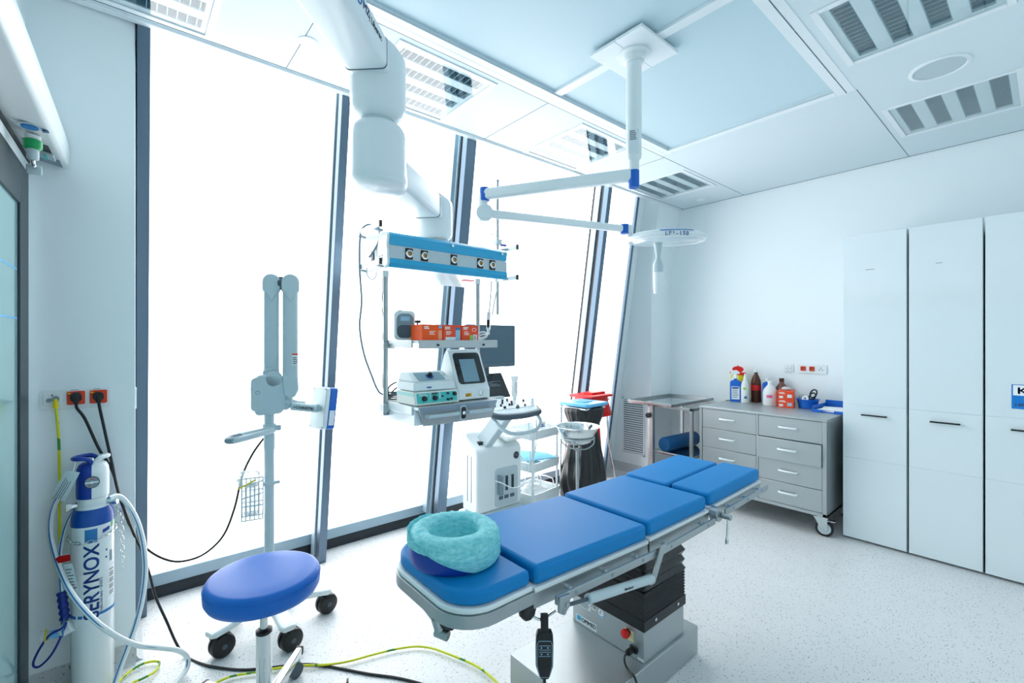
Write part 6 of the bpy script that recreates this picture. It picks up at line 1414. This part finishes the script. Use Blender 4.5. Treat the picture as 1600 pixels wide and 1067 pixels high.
# plugs with their cables
def plugged(name, label, px_, py_, l, m, r=.0056, pm='blk', part='cord'):
    w = at(px_, py_, Y=2.756); o = thing(name, label, 'cable', w, world=True)
    if pm == 'blk':
        s = MB(); s.cyl(w, w-V((0,.028,0)), .0185, seg=24); s.bar(w-V((0,.018,-.004)), w-V((-.002,.030,.03)), .018, .018, V((1,0,0))); s.build('plug', 'blk', o, bev=.004)
        st_ = [w-V((-.002,.026,.026)), w-V((-.004,.024,.05))]
    else:
        s = MB(); s.cyl(w, w-V((0,.014,0)), .012, seg=20); s.build('plug', 'grey', o)
        s = MB(); s.cyl(w-V((0,.012,.0)), w-V((-.002,.018,.038)), .006, .010, seg=12); s.build('plug_sleeve', 'yel', o)
        st_ = [w-V((-.002,.017,.03)), w-V((-.003,.018,.05))]
    P = st_+l; s = MB(); s.tube(P, r, seg=8, n=8); s.build(part, m, o); return o
Fl = lambda l, z=.006: [at(a, b, Z=z) for a, b in l]
plugged('black_cable', 'black cable from the left orange socket down to the floor and past the blue stool', 119, 619, [at(133,655,Y=2.735), at(154,700,Y=2.73), at(174,732,Y=2.72), at(184,763,Y=2.71), at(193,792,Y=2.70)]+px3([(210,836,2.14),(222,862,2.17),(233,895,2.18),(243,932,2.18),(260,970,2.17),(276,1006,2.165)])+Fl([(291,1026),(325,1040),(370,1046),(402,1045),(440,1041),(470,1038),(500,1039),(534,1045),(577,1053),(620,1059),(660,1069),(700,1085),(760,1110)]), 'blk')
plugged('black_cable', 'black cable from the right orange socket sagging across to the lamp stand pole', 154, 618, [at(164,675,Y=2.735), at(174,720,Y=2.725), at(182,758,Y=2.71), at(190,785,Y=2.70)]+px3([(205,825,2.14),(228,856,2.2),(256,873,2.27),(284,877,2.32),(318,866,2.35),(348,838,2.35),(366,795,2.35),(378,745,2.36),(393,712,2.38),(408,690,2.41),(416,681,2.43)]), 'blk')
M['earth'] = mat('yellow_green_sheath', 'c9d62a', .45)
def earthmat():
    nt = M['earth'].node_tree; b = nt.nodes['Principled BSDF']; nz = nt.nodes.new('ShaderNodeTexNoise'); nz.inputs['Scale'].default_value = 22
    cr = nt.nodes.new('ShaderNodeValToRGB'); cr.color_ramp.interpolation = 'CONSTANT'; cr.color_ramp.elements[0].color = (*hexc('3f8f3a'), 1); cr.color_ramp.elements[1].position = .42; cr.color_ramp.elements[1].color = (*hexc('d8dc25'), 1)
    nt.links.new(nz.outputs['Fac'], cr.inputs[0]); nt.links.new(cr.outputs[0], b.inputs['Base Color'])
earthmat()
plugged('earth_cable', 'yellow and green earth cable from the white socket, looped over the floor', 87, 623, [at(92,690,Y=2.74), at(93,745,Y=2.74), at(93,800,Y=2.74), at(94,880,Y=2.73), at(97,950,Y=2.72)]+px3([(101,996,2.0),(106,1030,2.0),(116,1054,2.0),(128,1066,2.02)])+Fl([(150,1080),(172,1076),(187,1063),(203,1049),(223,1037),(242,1033),(249,1036),(242,1049),(223,1060),(206,1068),(210,1080),(250,1088),(305,1080),(345,1063),(364,1056),(400,1050),(426,1045),(470,1040),(513,1038),(545,1033),(582,1023),(619,1014),(650,1010),(676,1013),(704,1023),(731,1034),(750,1044),(769,1059),(790,1080),(830,1110)], .0145), 'earth', r=.005, pm='y')

# ================================================================= CAMERA, DAYLIGHT, EXPOSURE
cam = bpy.data.cameras.new('camera'); co = bpy.data.objects.new('camera', cam); C.objects.link(co)
co.location = (0, 0, EYE); co.rotation_euler = (R(90), 0, -math.atan2(FWD.x, FWD.y))
cam.sensor_width = 36; cam.lens = 36*FX/1600; cam.shift_y = -1.5/1600; cam.clip_start = .02
sc_ = bpy.context.scene; sc_.camera = co
w = bpy.data.worlds.new('daylight'); sc_.world = w; w.use_nodes = True
w.node_tree.nodes['Background'].inputs[0].default_value = (*PCOL, 1); w.node_tree.nodes['Background'].inputs[1].default_value = 1.0
vs_ = sc_.view_settings; vs_.view_transform = 'Standard'; vs_.look = 'None'; vs_.gamma = 1; vs_.use_curve_mapping = False
vs_.exposure = EXPO
sc_.cycles.max_bounces = 10; sc_.cycles.diffuse_bounces = 6; sc_.cycles.glossy_bounces = 4; sc_.cycles.transparent_max_bounces = 10; sc_.cycles.transmission_bounces = 6
sc_.cycles.use_denoising = True
